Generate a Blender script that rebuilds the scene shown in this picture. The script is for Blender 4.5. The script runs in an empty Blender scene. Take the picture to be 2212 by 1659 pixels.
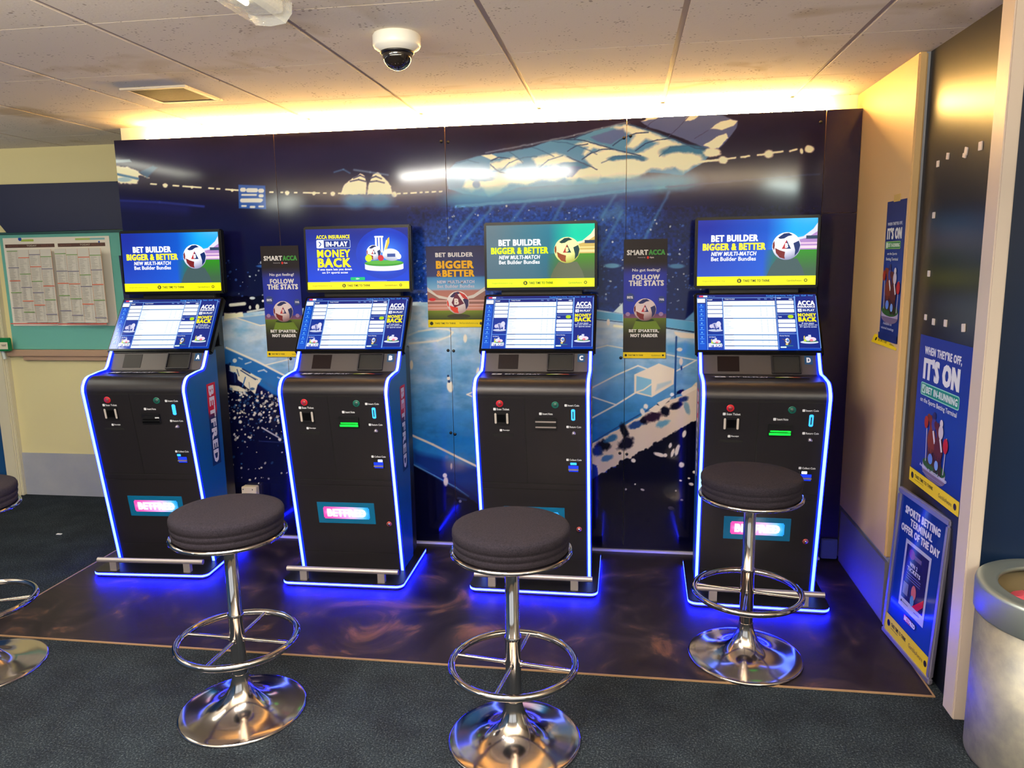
import bpy, bmesh, math, random
import numpy as np
from mathutils import Matrix, Vector
random.seed(7); rng = np.random.default_rng(11)
S = bpy.context.scene
COL = S.collection
PI = math.pi
rad = math.radians

# ------------------------------------------------------------------ camera (solved from the room's right angles)
F_PX, YAW, PITCH, ROLL, CAM_D, CAM_H = 1622.328, 0.1500585, -0.1661065, 0.0163307, 3.778664, 1.525054
def cam_rot():
    cy, sy = math.cos(YAW), math.sin(YAW); cp, sp = math.cos(PITCH), math.sin(PITCH); cr, sr = math.cos(ROLL), math.sin(ROLL)
    Rz = np.array([[cy, -sy, 0], [sy, cy, 0], [0, 0, 1]]); Rx = np.array([[1, 0, 0], [0, cp, -sp], [0, sp, cp]])
    Ry = np.array([[cr, 0, sr], [0, 1, 0], [-sr, 0, cr]])
    return Rz @ Rx @ Ry
CR = cam_rot()
cd = bpy.data.cameras.new('camera'); cam = bpy.data.objects.new('camera', cd); COL.objects.link(cam)
cd.sensor_fit = 'HORIZONTAL'; cd.sensor_width = 36; cd.lens = F_PX / 2212 * 36; cd.clip_start = 0.05
M = Matrix.Identity(4)
for i in range(3):
    M[i][0] = CR[i, 0]; M[i][1] = CR[i, 2]; M[i][2] = -CR[i, 1]
M[0][3], M[1][3], M[2][3] = 0, -CAM_D, CAM_H
cam.matrix_world = M
S.camera = cam
S.view_settings.view_transform = 'Standard'; S.view_settings.look = 'None'
S.view_settings.exposure = 0.0; S.view_settings.gamma = 1.0; S.view_settings.use_curve_mapping = False
S.cycles.max_bounces = 7; S.cycles.use_denoising = True; S.cycles.sample_clamp_indirect = 4
S.cycles.transparent_max_bounces = 12

def onmural(u, v):                       # where a spot of the print sits on the wall board (plane y = 0): X, Z
    u = np.asarray(u, float); v = np.asarray(v, float)
    d = np.stack([(u - 1106) / F_PX, np.ones_like(u), -(v - 829.5) / F_PX], -1) @ CR.T
    t = CAM_D / d[..., 1]
    return d[..., 0] * t, CAM_H + d[..., 2] * t
def mural_uv(X, Z):
    q = np.stack([X, np.full_like(X, CAM_D), Z - CAM_H], -1) @ CR
    return 1106 + F_PX * q[..., 0] / q[..., 1], 829.5 - F_PX * q[..., 2] / q[..., 1]

# ------------------------------------------------------------------ world and room lights
W = bpy.data.worlds.new('world'); S.world = W; W.use_nodes = True
W.node_tree.nodes['Background'].inputs[0].default_value = (.55, .6, .62, 1); W.node_tree.nodes['Background'].inputs[1].default_value = 1.6
def area(name, loc, rot, sx, sy, power, col):
    l = bpy.data.lights.new(name, 'AREA'); l.shape = 'RECTANGLE'; l.size = sx; l.size_y = sy; l.energy = power; l.color = col
    o = bpy.data.objects.new(name, l); COL.objects.link(o); o.location = loc; o.rotation_euler = rot; return o
# fluorescent ceiling lamps of the shop floor behind the camera and in the left aisle
area('shop_lamp', (-1.12, -2.4, 2.22), (rad(14), 0, 0), 1.4, .12, 62, (1, .97, .88))
area('shop_lamp', (1.75, -4.5, 2.2), (0, 0, rad(35)), .2, 1.4, 70, (.80, 1, .93))
area('shop_lamp', (-3.9, -4.5, 2.2), (0, 0, rad(-35)), .2, 1.4, 30, (.95, 1, .85))
area('shop_lamp', (-3.35, -1.2, 2.2), (0, 0, 0), .2, 1.3, 12, (1, 1, .82))

# added unseen fill lights, behind the camera and over the aisle, to brighten the ceiling
area('ceiling_fill', (-0.6, -3.9, 1.72), (PI, 0, 0), 5.4, .3, 520, (1, .85, .62))
area('ceiling_fill', (-4.3, -1.6, 1.7), (PI, 0, 0), .4, 2.4, 30, (1, .93, .76))

# ------------------------------------------------------------------ materials
def lin(c):
    c = np.asarray(c, float) / 255.0
    return np.where(c <= .04045, c / 12.92, ((c + .055) / 1.055) ** 2.4)
def rgb(c):
    a = lin(c); return (float(a[0]), float(a[1]), float(a[2]), 1)
MATS = {}
def mat(name, col=(128, 128, 128), rough=.5, metal=0.0, emis=None, es=0.0, spec=.5, alpha=1.0, trans=0.0, coat=0.0, noise=None, bump=None):
    if name in MATS: return MATS[name]
    m = bpy.data.materials.new(name); m.use_nodes = True; nt = m.node_tree; b = nt.nodes['Principled BSDF']
    b.inputs['Base Color'].default_value = rgb(col); b.inputs['Roughness'].default_value = rough; b.inputs['Metallic'].default_value = metal
    b.inputs['Specular IOR Level'].default_value = spec; b.inputs['Alpha'].default_value = alpha
    b.inputs['Transmission Weight'].default_value = trans; b.inputs['Coat Weight'].default_value = coat
    if emis is not None:
        b.inputs['Emission Color'].default_value = rgb(emis); b.inputs['Emission Strength'].default_value = es
    if noise or bump:
        tc = nt.nodes.new('ShaderNodeTexCoord')
    if noise:                            # (scale, colour b, low, high)
        n = nt.nodes.new('ShaderNodeTexNoise'); n.inputs['Scale'].default_value = noise[0]; n.inputs['Detail'].default_value = 6
        n.inputs['Roughness'].default_value = .6
        r = nt.nodes.new('ShaderNodeValToRGB'); r.color_ramp.elements[0].position = noise[2]; r.color_ramp.elements[1].position = noise[3]
        r.color_ramp.elements[0].color = rgb(col); r.color_ramp.elements[1].color = rgb(noise[1])
        nt.links.new(tc.outputs['Object'], n.inputs['Vector']); nt.links.new(n.outputs['Fac'], r.inputs['Fac']); nt.links.new(r.outputs['Color'], b.inputs['Base Color'])
    if bump:                             # (scale, strength, distance)
        n = nt.nodes.new('ShaderNodeTexNoise'); n.inputs['Scale'].default_value = bump[0]; n.inputs['Detail'].default_value = 3
        u = nt.nodes.new('ShaderNodeBump'); u.inputs['Strength'].default_value = bump[1]; u.inputs['Distance'].default_value = bump[2]
        nt.links.new(tc.outputs['Object'], n.inputs['Vector']); nt.links.new(n.outputs['Fac'], u.inputs['Height']); nt.links.new(u.outputs['Normal'], b.inputs['Normal'])
    MATS[name] = m; return m
def attr_mat(name, rough, es=0.0, spec=.5):
    m = bpy.data.materials.new(name); m.use_nodes = True; nt = m.node_tree; b = nt.nodes['Principled BSDF']
    a = nt.nodes.new('ShaderNodeAttribute'); a.attribute_name = 'Col'
    b.inputs['Roughness'].default_value = rough; b.inputs['Specular IOR Level'].default_value = spec
    if es:
        b.inputs['Base Color'].default_value = (.004, .004, .005, 1)
        nt.links.new(a.outputs['Color'], b.inputs['Emission Color']); b.inputs['Emission Strength'].default_value = es
    else: nt.links.new(a.outputs['Color'], b.inputs['Base Color'])
    MATS[name] = m; return m
PRINT = attr_mat('printed_paper', .5, spec=.3)
GLOSSY = attr_mat('glossy_print', .1, spec=.4)
SCREEN = attr_mat('screen_display', .09, 1.15)
SCREEN_UP = attr_mat('upper_screen_display', .09, 1.25)
MURALM = attr_mat('mural_print', .1, spec=.4)

# ------------------------------------------------------------------ mesh helpers
def link(name, me, parent=None, mats=(), smooth=False):
    o = bpy.data.objects.new(name, me); COL.objects.link(o)
    for m in mats: me.materials.append(m)
    if parent: o.parent = parent
    if smooth:
        me.polygons.foreach_set('use_smooth', [True] * len(me.polygons))
    return o
class MB:
    """collects shapes of ONE part"""
    def __init__(s): s.v = []; s.f = []; s.mi = []; s.cur = 0; s.sm = []
    def add(s, vs, fs, smooth=False):
        k = len(s.v); s.v += [tuple(p) for p in vs]
        for f in fs: s.f.append(tuple(k + i for i in f)); s.mi.append(s.cur); s.sm.append(smooth)
        return s
    def box(s, a, b, M=None):
        x0, y0, z0 = a; x1, y1, z1 = b
        vs = [(x0, y0, z0), (x1, y0, z0), (x1, y1, z0), (x0, y1, z0), (x0, y0, z1), (x1, y0, z1), (x1, y1, z1), (x0, y1, z1)]
        if M is not None: vs = [tuple(M @ Vector(p)) for p in vs]
        return s.add(vs, [(0, 3, 2, 1), (4, 5, 6, 7), (0, 1, 5, 4), (1, 2, 6, 5), (2, 3, 7, 6), (3, 0, 4, 7)])
    def bbox(s, a, b, r=.004, M=None, seg=2):
        bm = bmesh.new(); bmesh.ops.create_cube(bm, size=1)
        for v in bm.verts: v.co = Vector([(a[i] + b[i]) / 2 + v.co[i] * (b[i] - a[i]) for i in range(3)])
        bmesh.ops.bevel(bm, geom=bm.edges[:], offset=r, segments=seg, affect='EDGES')
        s.bm(bm, M); bm.free(); return s
    def bm(s, bm, M=None, smooth=False):
        bm.verts.index_update()
        vs = [tuple(M @ v.co) if M is not None else tuple(v.co) for v in bm.verts]
        return s.add(vs, [tuple(v.index for v in f.verts) for f in bm.faces], smooth)
    def lathe(s, prof, seg=64, c=(0, 0, 0), M=None, cap=True, smooth=True):
        vs = []; n = len(prof)
        for r, z in prof:
            for i in range(seg):
                a = 2 * PI * i / seg; vs.append((c[0] + r * math.cos(a), c[1] + r * math.sin(a), c[2] + z))
        if M is not None: vs = [tuple(M @ Vector(p)) for p in vs]
        fs = [(j * seg + i, j * seg + (i + 1) % seg, (j + 1) * seg + (i + 1) % seg, (j + 1) * seg + i) for j in range(n - 1) for i in range(seg)]
        s.add(vs, fs, smooth)
        if cap:
            if prof[0][0] > 1e-5: s.add([vs[i] for i in range(seg)][::-1], [tuple(range(seg))])
            if prof[-1][0] > 1e-5: s.add([vs[(n - 1) * seg + i] for i in range(seg)], [tuple(range(seg))])
        return s
    def torus(s, c, R, r, seg=72, rs=12):
        vs = []
        for i in range(seg):
            a = 2 * PI * i / seg
            for j in range(rs):
                b = 2 * PI * j / rs; vs.append((c[0] + (R + r * math.cos(b)) * math.cos(a), c[1] + (R + r * math.cos(b)) * math.sin(a), c[2] + r * math.sin(b)))
        fs = [(i * rs + j, ((i + 1) % seg) * rs + j, ((i + 1) % seg) * rs + (j + 1) % rs, i * rs + (j + 1) % rs) for i in range(seg) for j in range(rs)]
        return s.add(vs, fs, True)
    def rod(s, p, q, r, seg=16):
        p = Vector(p); q = Vector(q); d = q - p
        M = Matrix.Translation(p) @ d.to_track_quat('Z', 'Y').to_matrix().to_4x4()
        return s.lathe([(r, 0), (r, d.length)], seg, M=M)
    def prism(s, poly, a, b, axis='x'):      # poly in the other two axes
        n = len(poly)
        def P(t, p):
            return {'x': (t, p[0], p[1]), 'y': (p[0], t, p[1]), 'z': (p[0], p[1], t)}[axis]
        vs = [P(a, p) for p in poly] + [P(b, p) for p in poly]
        fs = [tuple(range(n)), tuple(range(2 * n - 1, n - 1, -1))] + [(i, n + i, n + (i + 1) % n, (i + 1) % n) for i in range(n)]
        return s.add(vs, fs)
    def strip(s, path, hw, hn, xdir=(1, 0, 0)):   # ribbon bar along a path: half width along xdir, half thickness normal to path
        X = Vector(xdir); pts = [Vector(p) for p in path]; vs = []
        for i, p in enumerate(pts):
            t = (pts[min(i + 1, len(pts) - 1)] - pts[max(i - 1, 0)]).normalized(); n = t.cross(X).normalized()
            for sx, sn in ((-1, -1), (1, -1), (1, 1), (-1, 1)): vs.append(p + X * hw * sx + n * hn * sn)
        fs = [(i * 4 + j, i * 4 + (j + 1) % 4, i * 4 + 4 + (j + 1) % 4, i * 4 + 4 + j) for i in range(len(pts) - 1) for j in range(4)]
        fs += [(3, 2, 1, 0), tuple(len(vs) - 4 + j for j in range(4))]
        return s.add(vs, fs)
    def build(s, name, mats, parent=None, fix=True):
        me = bpy.data.meshes.new(name); me.from_pydata(s.v, [], s.f)
        if not isinstance(mats, (list, tuple)): mats = [mats]
        me.polygons.foreach_set('material_index', s.mi); me.polygons.foreach_set('use_smooth', s.sm)
        if fix:
            bm = bmesh.new(); bm.from_mesh(me); bmesh.ops.recalc_face_normals(bm, faces=bm.faces[:]); bm.to_mesh(me); bm.free()
        return link(name, me, parent, mats)
def thing(name, label, cat, loc=(0, 0, 0), rz=0, group=None):
    o = bpy.data.objects.new(name, None); COL.objects.link(o); o.location = loc; o.rotation_euler = (0, 0, rz)
    o.empty_display_size = .05; o['label'] = label; o['category'] = cat
    if group: o['group'] = group
    return o
def tag(o, label, cat, group=None):
    o['label'] = label; o['category'] = cat
    if group: o['group'] = group
    return o
def struct(o): o['kind'] = 'structure'; return o

# ------------------------------------------------------------------ flat artwork: coloured shapes and lettering on one sheet
TXT = {}
def text_mesh(s, bold):
    k = (s, bold)
    if k in TXT: return TXT[k]
    c = bpy.data.curves.new('t', 'FONT'); c.body = s; c.size = 1; c.resolution_u = 2; c.offset = bold; c.space_character = 1.13 if bold == .012 else 1.0
    o = bpy.data.objects.new('t', c); COL.objects.link(o)
    dg = bpy.context.evaluated_depsgraph_get(); dg.update()
    me = bpy.data.meshes.new_from_object(o.evaluated_get(dg))
    v = np.array([p.co[:2] for p in me.vertices]) if len(me.vertices) else np.zeros((0, 2)); f = [tuple(p.vertices) for p in me.polygons]
    bpy.data.objects.remove(o); bpy.data.curves.remove(c); bpy.data.meshes.remove(me)
    TXT[k] = (v, f); return TXT[k]
class Art:
    """x to the right 0..w, y down 0..h, in metres of the sheet after scaling"""
    def __init__(s, w, h): s.w = w; s.h = h; s.v = []; s.c = []; s.f = []; s.k = 0; s.step = .00008
    def _add(s, pts, cols, faces):
        n = len(s.v); s.k += 1; z = s.k * s.step
        s.v += [(p[0], p[1], z) for p in pts]; s.c += cols; s.f += [tuple(n + i for i in f) for f in faces]
    def grid(s, x0, y0, x1, y1, fn, nx=16, ny=16):
        pts = []; cols = []
        for j in range(ny + 1):
            for i in range(nx + 1):
                a, b = i / nx, j / ny; pts.append((x0 + (x1 - x0) * a, y0 + (y1 - y0) * b)); cols.append(tuple(fn(a, b)))
        s._add(pts, cols, [(j * (nx + 1) + i, j * (nx + 1) + i + 1, (j + 1) * (nx + 1) + i + 1, (j + 1) * (nx + 1) + i) for j in range(ny) for i in range(nx)])
    def rect(s, x0, y0, x1, y1, c, r=0):
        if r:
            p = []
            for cx, cy, a0 in ((x1 - r, y0 + r, -90), (x1 - r, y1 - r, 0), (x0 + r, y1 - r, 90), (x0 + r, y0 + r, 180)):
                for k in range(5): a = rad(a0 + k * 22.5); p.append((cx + r * math.cos(a), cy + r * math.sin(a)))
            s.poly(p, c)
        else: s._add([(x0, y0), (x1, y0), (x1, y1), (x0, y1)], [c] * 4, [(0, 1, 2, 3)])
    def poly(s, pts, c): s._add(pts, [c] * len(pts), [tuple(range(len(pts)))])
    def ell(s, cx, cy, rx, ry, c, ang=0, fn=None, n=32):
        ca, sa = math.cos(ang), math.sin(ang)
        if fn is None:
            s.poly([(cx + rx * math.cos(2 * PI * i / n) * ca - ry * math.sin(2 * PI * i / n) * sa, cy + rx * math.cos(2 * PI * i / n) * sa + ry * math.sin(2 * PI * i / n) * ca) for i in range(n)], c); return
        pts = [(cx, cy)]; cols = [tuple(fn(0, 0))]; fs = []; R = 8
        for k in range(1, R + 1):
            for i in range(n):
                a = 2 * PI * i / n; x, y = k / R * math.cos(a), k / R * math.sin(a)
                pts.append((cx + rx * x * ca - ry * y * sa, cy + rx * x * sa + ry * y * ca)); cols.append(tuple(fn(x, y)))
        for i in range(n):
            fs.append((0, 1 + i, 1 + (i + 1) % n))
            for k in range(R - 1): a = 1 + k * n; fs.append((a + i, a + n + i, a + n + (i + 1) % n, a + (i + 1) % n))
        s._add(pts, cols, fs)
    def ring(s, cx, cy, r0, r1, c, n=32, sx=1.0):
        pts = [(cx + r * sx * math.cos(2 * PI * i / n), cy + r * math.sin(2 * PI * i / n)) for r in (r0, r1) for i in range(n)]
        s._add(pts, [c] * len(pts), [(i, (i + 1) % n, n + (i + 1) % n, n + i) for i in range(n)])
    def line(s, pts, w, c):
        for (x0, y0), (x1, y1) in zip(pts[:-1], pts[1:]):
            d = math.hypot(x1 - x0, y1 - y0) or 1; nx, ny = -(y1 - y0) / d * w / 2, (x1 - x0) / d * w / 2
            s._add([(x0 + nx, y0 + ny), (x1 + nx, y1 + ny), (x1 - nx, y1 - ny), (x0 - nx, y0 - ny)], [c] * 4, [(0, 1, 2, 3)])
    def text(s, t, x0, y0, x1, y1, c, bold=.035, slant=0.0):
        hb_ = bold >= .04; v, f = text_mesh(t, .012 if hb_ else min(bold, .02))
        if not len(v): return
        a = v.min(0); b = v.max(0); q = (v - a) / np.maximum(b - a, 1e-6)
        X = x0 + q[:, 0] * (x1 - x0) + slant * q[:, 1] * (y1 - y0); Y = y1 - q[:, 1] * (y1 - y0)
        if not hb_: s._add(list(zip(X.tolist(), Y.tolist())), [c] * len(v), f); return
        h = y1 - y0; d = h * bold * (.75 if 'M' in t or 'W' in t else .95); k0 = (X - x0) / max(x1 - x0, 1e-6)
        for ox, oy in ((-1, -.5), (1, -.5), (-1, .5), (1, .5), (0, 0)): s._add(list(zip((X + ox * d - (k0 - .5) * 2 * d).tolist(), (Y + oy * d).tolist())), [c] * len(v), f)
    def build(s, name, M, W_, H_, material, parent=None, back=0.0):
        """M maps (x right, y up, z out) metres, origin at the sheet's bottom left"""
        V = np.array(s.v); V[:, 0] = np.clip(V[:, 0], 0, s.w); V[:, 1] = np.clip(V[:, 1], 0, s.h); P = np.stack([V[:, 0] / s.w * W_, (1 - V[:, 1] / s.h) * H_, V[:, 2]], 1)
        C = np.concatenate([lin(np.array(s.c, float)), np.ones((len(s.c), 1))], 1)
        F_ = list(s.f)
        if back:                         # the sheet's own thickness
            n = len(P); e = [(0, 0), (W_, 0), (W_, H_), (0, H_)]
            P = np.concatenate([P, [(x, y, -back) for x, y in e], [(x, y, s.step * .5) for x, y in e]]); C = np.concatenate([C, np.tile(C[0], (8, 1))])
            F_ += [(n + 3, n + 2, n + 1, n), (n + 4, n + 5, n + 6, n + 7)] + [(n + i, n + (i + 1) % 4, n + 4 + (i + 1) % 4, n + 4 + i) for i in range(4)]
        Mn = np.array(M); P = P @ Mn[:3, :3].T + Mn[:3, 3]
        me = bpy.data.meshes.new(name); me.from_pydata(P.tolist(), [], F_)
        at = me.color_attributes.new('Col', 'FLOAT_COLOR', 'POINT'); at.data.foreach_set('color', C.ravel())
        return link(name, me, parent, [material])
def mix(a, b, t):
    t = min(1, max(0, t)); return tuple(a[i] + (b[i] - a[i]) * t for i in range(3))
def frame(o, xd, yd):                    # matrix from origin, right direction, up direction
    x = Vector(xd).normalized(); y = Vector(yd).normalized(); z = x.cross(y)
    M = Matrix.Identity(4)
    for i in range(3): M[i][0] = x[i]; M[i][1] = y[i]; M[i][2] = z[i]; M[i][3] = o[i]
    return M
WH = (250, 250, 250); YE = (250, 235, 0)
def football(a, cx, cy, r, white=(245, 245, 250), shade=(150, 150, 175), navy=(25, 40, 90), red=(150, 35, 40), rot=0):
    a.ell(cx, cy, r, r, white, fn=lambda x, y: mix(white, shade, max(0, (x * .3 + y * .9) * .8 + (x * x + y * y) * .35 - .1)), n=40)
    def R(p):
        c, s_ = math.cos(rot), math.sin(rot); return [(cx + r * (x * c - y * s_), cy + r * (x * s_ + y * c)) for x, y in p]
    a.poly(R([(-.62, -.62), (-.2, -.92), (.15, -.95), (.42, -.78), (.1, -.72), (-.18, -.55), (-.45, -.52)]), navy)
    a.poly(R([(.48, -.2), (.86, -.38), (.97, -.05), (.86, .42), (.6, .72), (.62, .3)]), navy)
    a.poly(R([(-.8, .12), (-.45, .3), (-.08, .42), (-.12, .72), (-.08, .93), (-.45, .82), (-.72, .5)]), red)
    a.poly(R([(-.97, -.2), (-.86, -.4), (-.82, -.05), (-.86, .3), (-.97, .1)]), red)
    a.poly(R([(0, -.45), (.02, -.12), (-.02, .2), (-.33, .2)]), (185, 40, 45)); a.poly(R([(0, -.45), (.33, .2), (-.02, .2), (.02, -.12)]), navy)
    a.text('B', cx - r * .1, cy - r * .2, cx + r * .12, cy + r * .12, white, .06)
def band(a, y0, y1, fg=(60, 60, 10), long=True):
    w = a.w; h = y1 - y0; ym = (y0 + y1) / 2
    a.ell(w * .362, ym, h * .24, h * .24, fg); a.text('B', w * .362 - h * .09, ym - h * .13, w * .362 + h * .09, ym + h * .13, YE)
    a.text('TAKE TIME TO THINK', w * .395, ym - h * .14, w * .62, ym + h * .14, fg, .04)
    a.text('begambleaware.org', w * .05, ym - h * .09, w * .24, ym + h * .12, (120, 120, 20), .0); a.text('GambleAware', w * .76, ym - h * .1, w * .885, ym + h * .13, (110, 110, 20), .01)
    a.ell(w * .918, ym, h * .18, h * .18, fg); a.ell(w * .918, ym, h * .1, h * .1, YE)

# ================================================================== ROOM
m_yellow = mat('cream_yellow_wall', (224, 213, 160), .55, bump=(60, .08, .001))
m_grey = mat('grey_dado_paint', (150, 155, 168), .6, noise=(5, (162, 165, 172), .35, .7))
m_tile = bpy.data.materials.new('ceiling_tile'); m_tile.use_nodes = True
def build_tile():
    nt = m_tile.node_tree; b = nt.nodes['Principled BSDF']; b.inputs['Roughness'].default_value = .9
    tc = nt.nodes.new('ShaderNodeTexCoord')
    n = nt.nodes.new('ShaderNodeTexNoise'); n.inputs['Scale'].default_value = 2.3; n.inputs['Detail'].default_value = 3; n.inputs['Distortion'].default_value = .8
    r = nt.nodes.new('ShaderNodeValToRGB'); e = r.color_ramp.elements; e[0].position = .6; e[0].color = rgb((218, 208, 196)); e[1].position = .72; e[1].color = rgb((192, 176, 150))
    v = nt.nodes.new('ShaderNodeTexVoronoi'); v.inputs['Scale'].default_value = 62
    g = nt.nodes.new('ShaderNodeTexNoise'); g.inputs['Scale'].default_value = 14
    r2 = nt.nodes.new('ShaderNodeValToRGB'); e = r2.color_ramp.elements; e[0].position = .10; e[0].color = (.5, .47, .46, 1); e[1].position = .2; e[1].color = (1, 1, 1, 1)
    mm = nt.nodes.new('ShaderNodeMath'); mm.operation = 'ADD'; mm2 = nt.nodes.new('ShaderNodeMath'); mm2.operation = 'MULTIPLY_ADD'; mm2.inputs[1].default_value = .9; mm2.inputs[2].default_value = -.42
    mx = nt.nodes.new('ShaderNodeMix'); mx.data_type = 'RGBA'; mx.blend_type = 'MULTIPLY'; mx.inputs[0].default_value = 1
    for q in (n, v, g): nt.links.new(tc.outputs['Object'], q.inputs['Vector'])
    nt.links.new(n.outputs['Fac'], r.inputs['Fac']); nt.links.new(g.outputs['Fac'], mm2.inputs[0]); nt.links.new(v.outputs['Distance'], mm.inputs[0]); nt.links.new(mm2.outputs[0], mm.inputs[1])
    nt.links.new(mm.outputs[0], r2.inputs['Fac']); nt.links.new(r.outputs['Color'], mx.inputs[6]); nt.links.new(r2.outputs['Color'], mx.inputs[7]); nt.links.new(mx.outputs[2], b.inputs['Base Color'])
    n3 = nt.nodes.new('ShaderNodeTexNoise'); n3.inputs['Scale'].default_value = 110; bp = nt.nodes.new('ShaderNodeBump'); bp.inputs['Strength'].default_value = .25; bp.inputs['Distance'].default_value = .002
    nt.links.new(tc.outputs['Object'], n3.inputs['Vector']); nt.links.new(n3.outputs['Fac'], bp.inputs['Height']); nt.links.new(bp.outputs['Normal'], b.inputs['Normal'])
build_tile()
m_tee = mat('ceiling_tee_metal', (158, 142, 138), .6)
m_carpet = bpy.data.materials.new('carpet_pile'); m_carpet.use_nodes = True
def build_carpet():
    nt = m_carpet.node_tree; b = nt.nodes['Principled BSDF']; b.inputs['Roughness'].default_value = .95; b.inputs['Specular IOR Level'].default_value = .1
    tc = nt.nodes.new('ShaderNodeTexCoord'); n = nt.nodes.new('ShaderNodeTexNoise'); n.inputs['Scale'].default_value = 160; n.inputs['Detail'].default_value = 4; n.inputs['Roughness'].default_value = .75
    r = nt.nodes.new('ShaderNodeValToRGB'); e = r.color_ramp.elements; e[0].position = .36; e[0].color = rgb((20, 24, 32)); e[1].position = .72; e[1].color = rgb((88, 97, 106))
    el = e.new(.53); el.color = rgb((36, 43, 51))
    n2 = nt.nodes.new('ShaderNodeTexNoise'); n2.inputs['Scale'].default_value = 7
    r2 = nt.nodes.new('ShaderNodeValToRGB'); e = r2.color_ramp.elements; e[0].position = .35; e[0].color = (.75, .75, .78, 1); e[1].position = .65; e[1].color = (1.1, 1.15, 1.15, 1)
    mx = nt.nodes.new('ShaderNodeMix'); mx.data_type = 'RGBA'; mx.blend_type = 'MULTIPLY'; mx.inputs[0].default_value = 1
    bp = nt.nodes.new('ShaderNodeBump'); bp.inputs['Strength'].default_value = .6; bp.inputs['Distance'].default_value = .004
    nt.links.new(tc.outputs['Object'], n.inputs['Vector']); nt.links.new(tc.outputs['Object'], n2.inputs['Vector']); nt.links.new(n.outputs['Fac'], r.inputs['Fac']); nt.links.new(n2.outputs['Fac'], r2.inputs['Fac'])
    nt.links.new(r.outputs['Color'], mx.inputs[6]); nt.links.new(r2.outputs['Color'], mx.inputs[7]); nt.links.new(mx.outputs[2], b.inputs['Base Color'])
    nt.links.new(n.outputs['Fac'], bp.inputs['Height']); nt.links.new(bp.outputs['Normal'], b.inputs['Normal'])
build_carpet()
m_slate = bpy.data.materials.new('slate_vinyl'); m_slate.use_nodes = True
def build_slate():
    nt = m_slate.node_tree; b = nt.nodes['Principled BSDF']; b.inputs['Roughness'].default_value = .42; b.inputs['Specular IOR Level'].default_value = .28
    tc = nt.nodes.new('ShaderNodeTexCoord'); n = nt.nodes.new('ShaderNodeTexNoise'); n.inputs['Scale'].default_value = 3.2; n.inputs['Detail'].default_value = 9; n.inputs['Distortion'].default_value = 1.5; n.inputs['Roughness'].default_value = .62
    r = nt.nodes.new('ShaderNodeValToRGB'); e = r.color_ramp.elements; e[0].position = .38; e[0].color = rgb((20, 14, 18)); e[1].position = .72; e[1].color = rgb((108, 74, 54))
    el = e.new(.52); el.color = rgb((30, 24, 28)); el = e.new(.6); el.color = rgb((48, 38, 38))
    r3 = nt.nodes.new('ShaderNodeMapRange'); r3.inputs[3].default_value = .28; r3.inputs[4].default_value = .6
    bp = nt.nodes.new('ShaderNodeBump'); bp.inputs['Strength'].default_value = .35; bp.inputs['Distance'].default_value = .003
    nt.links.new(tc.outputs['Object'], n.inputs['Vector']); nt.links.new(n.outputs['Fac'], r.inputs['Fac']); nt.links.new(r.outputs['Color'], b.inputs['Base Color'])
    nt.links.new(n.outputs['Fac'], r3.inputs[0]); nt.links.new(r3.outputs[0], b.inputs['Roughness']); nt.links.new(n.outputs['Fac'], bp.inputs['Height']); nt.links.new(bp.outputs['Normal'], b.inputs['Normal'])
build_slate()
CZ = 2.2514
XL, XR, YB = -4.75, 2.7, -6.6
struct(MB().box((XL, YB, -.12), (XR, .9, 0)).build('floor', m_carpet))
cb = MB()
tx = [-2.2267 + i * .6 for i in range(-4, 9)]; ty = [-1.548 + j * .6 for j in range(-9, 4)]
xs = [XL] + [t for t in tx if XL < t < XR] + [XR]; ys = [YB] + [t for t in ty if YB < t < .6] + [.9]
for i in range(len(xs) - 1):
    for j in range(len(ys) - 1): cb.box((xs[i] + (.010 if i else 0), ys[j] + .002, CZ), (xs[i + 1] - (.010 if i < len(xs) - 2 else 0), ys[j + 1] - .002, CZ + .03))
cb.cur = 1
cb.box((XL, YB, CZ + .006), (XR, .9, CZ + .05))
struct(cb.build('ceiling', [m_tile, m_tee]))
m_room = mat('shop_wall_paint', (120, 112, 100), .7)
struct(MB().box((XL, YB - .1, 0), (XR, YB, .35)).box((XL, YB - .1, 2.1), (XR, YB, CZ)).box((XL, YB - .1, .35), (-4.2, YB, 2.1)).box((2.2, YB - .1, .35), (XR, YB, 2.1)).box((-1.1, YB - .1, .35), (-.9, YB, 2.1)).build('wall_front', m_room))
struct(MB().box((XR, YB, 0), (XR + .1, -1.2, CZ)).build('wall_right', m_room))
m_blue = mat('blue_wall_paint', (12, 66, 118), .5)
struct(MB().box((XL - .1, YB, 0), (XL, .9, CZ)).build('wall_left', m_blue))
# recessed cream wall on the left with its grey dado
w = MB(); w.box((XL, .585, .29), (-2.62, .7, CZ)); struct(w.build('wall_back_left', m_yellow))
w = MB(); w.box((XL, .578, 0), (-2.62, .7, .29)); struct(w.build('baseboard_left', m_grey))
w = MB(); w.box((XL, .56, 0), (-4.094, .585, 2.03)); struct(w.build('door_1', m_blue))
w = MB(); w.bbox((-4.094, .535, 0), (-4.006, .585, 1.95), .006); w.bbox((-4.012, .55, 0), (-3.994, .59, 1.95), .004); struct(w.build('trim_1', mat('cream_gloss_frame', (214, 206, 178), .35)))
# boxed-out wall that carries the mural, pale plaster showing above the boards
m_plaster = mat('pale_plaster', (240, 232, 205), .6)
struct(MB().box((-2.705, .1, 0), (1.2, .7, CZ)).build('wall_back', m_plaster))
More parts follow.
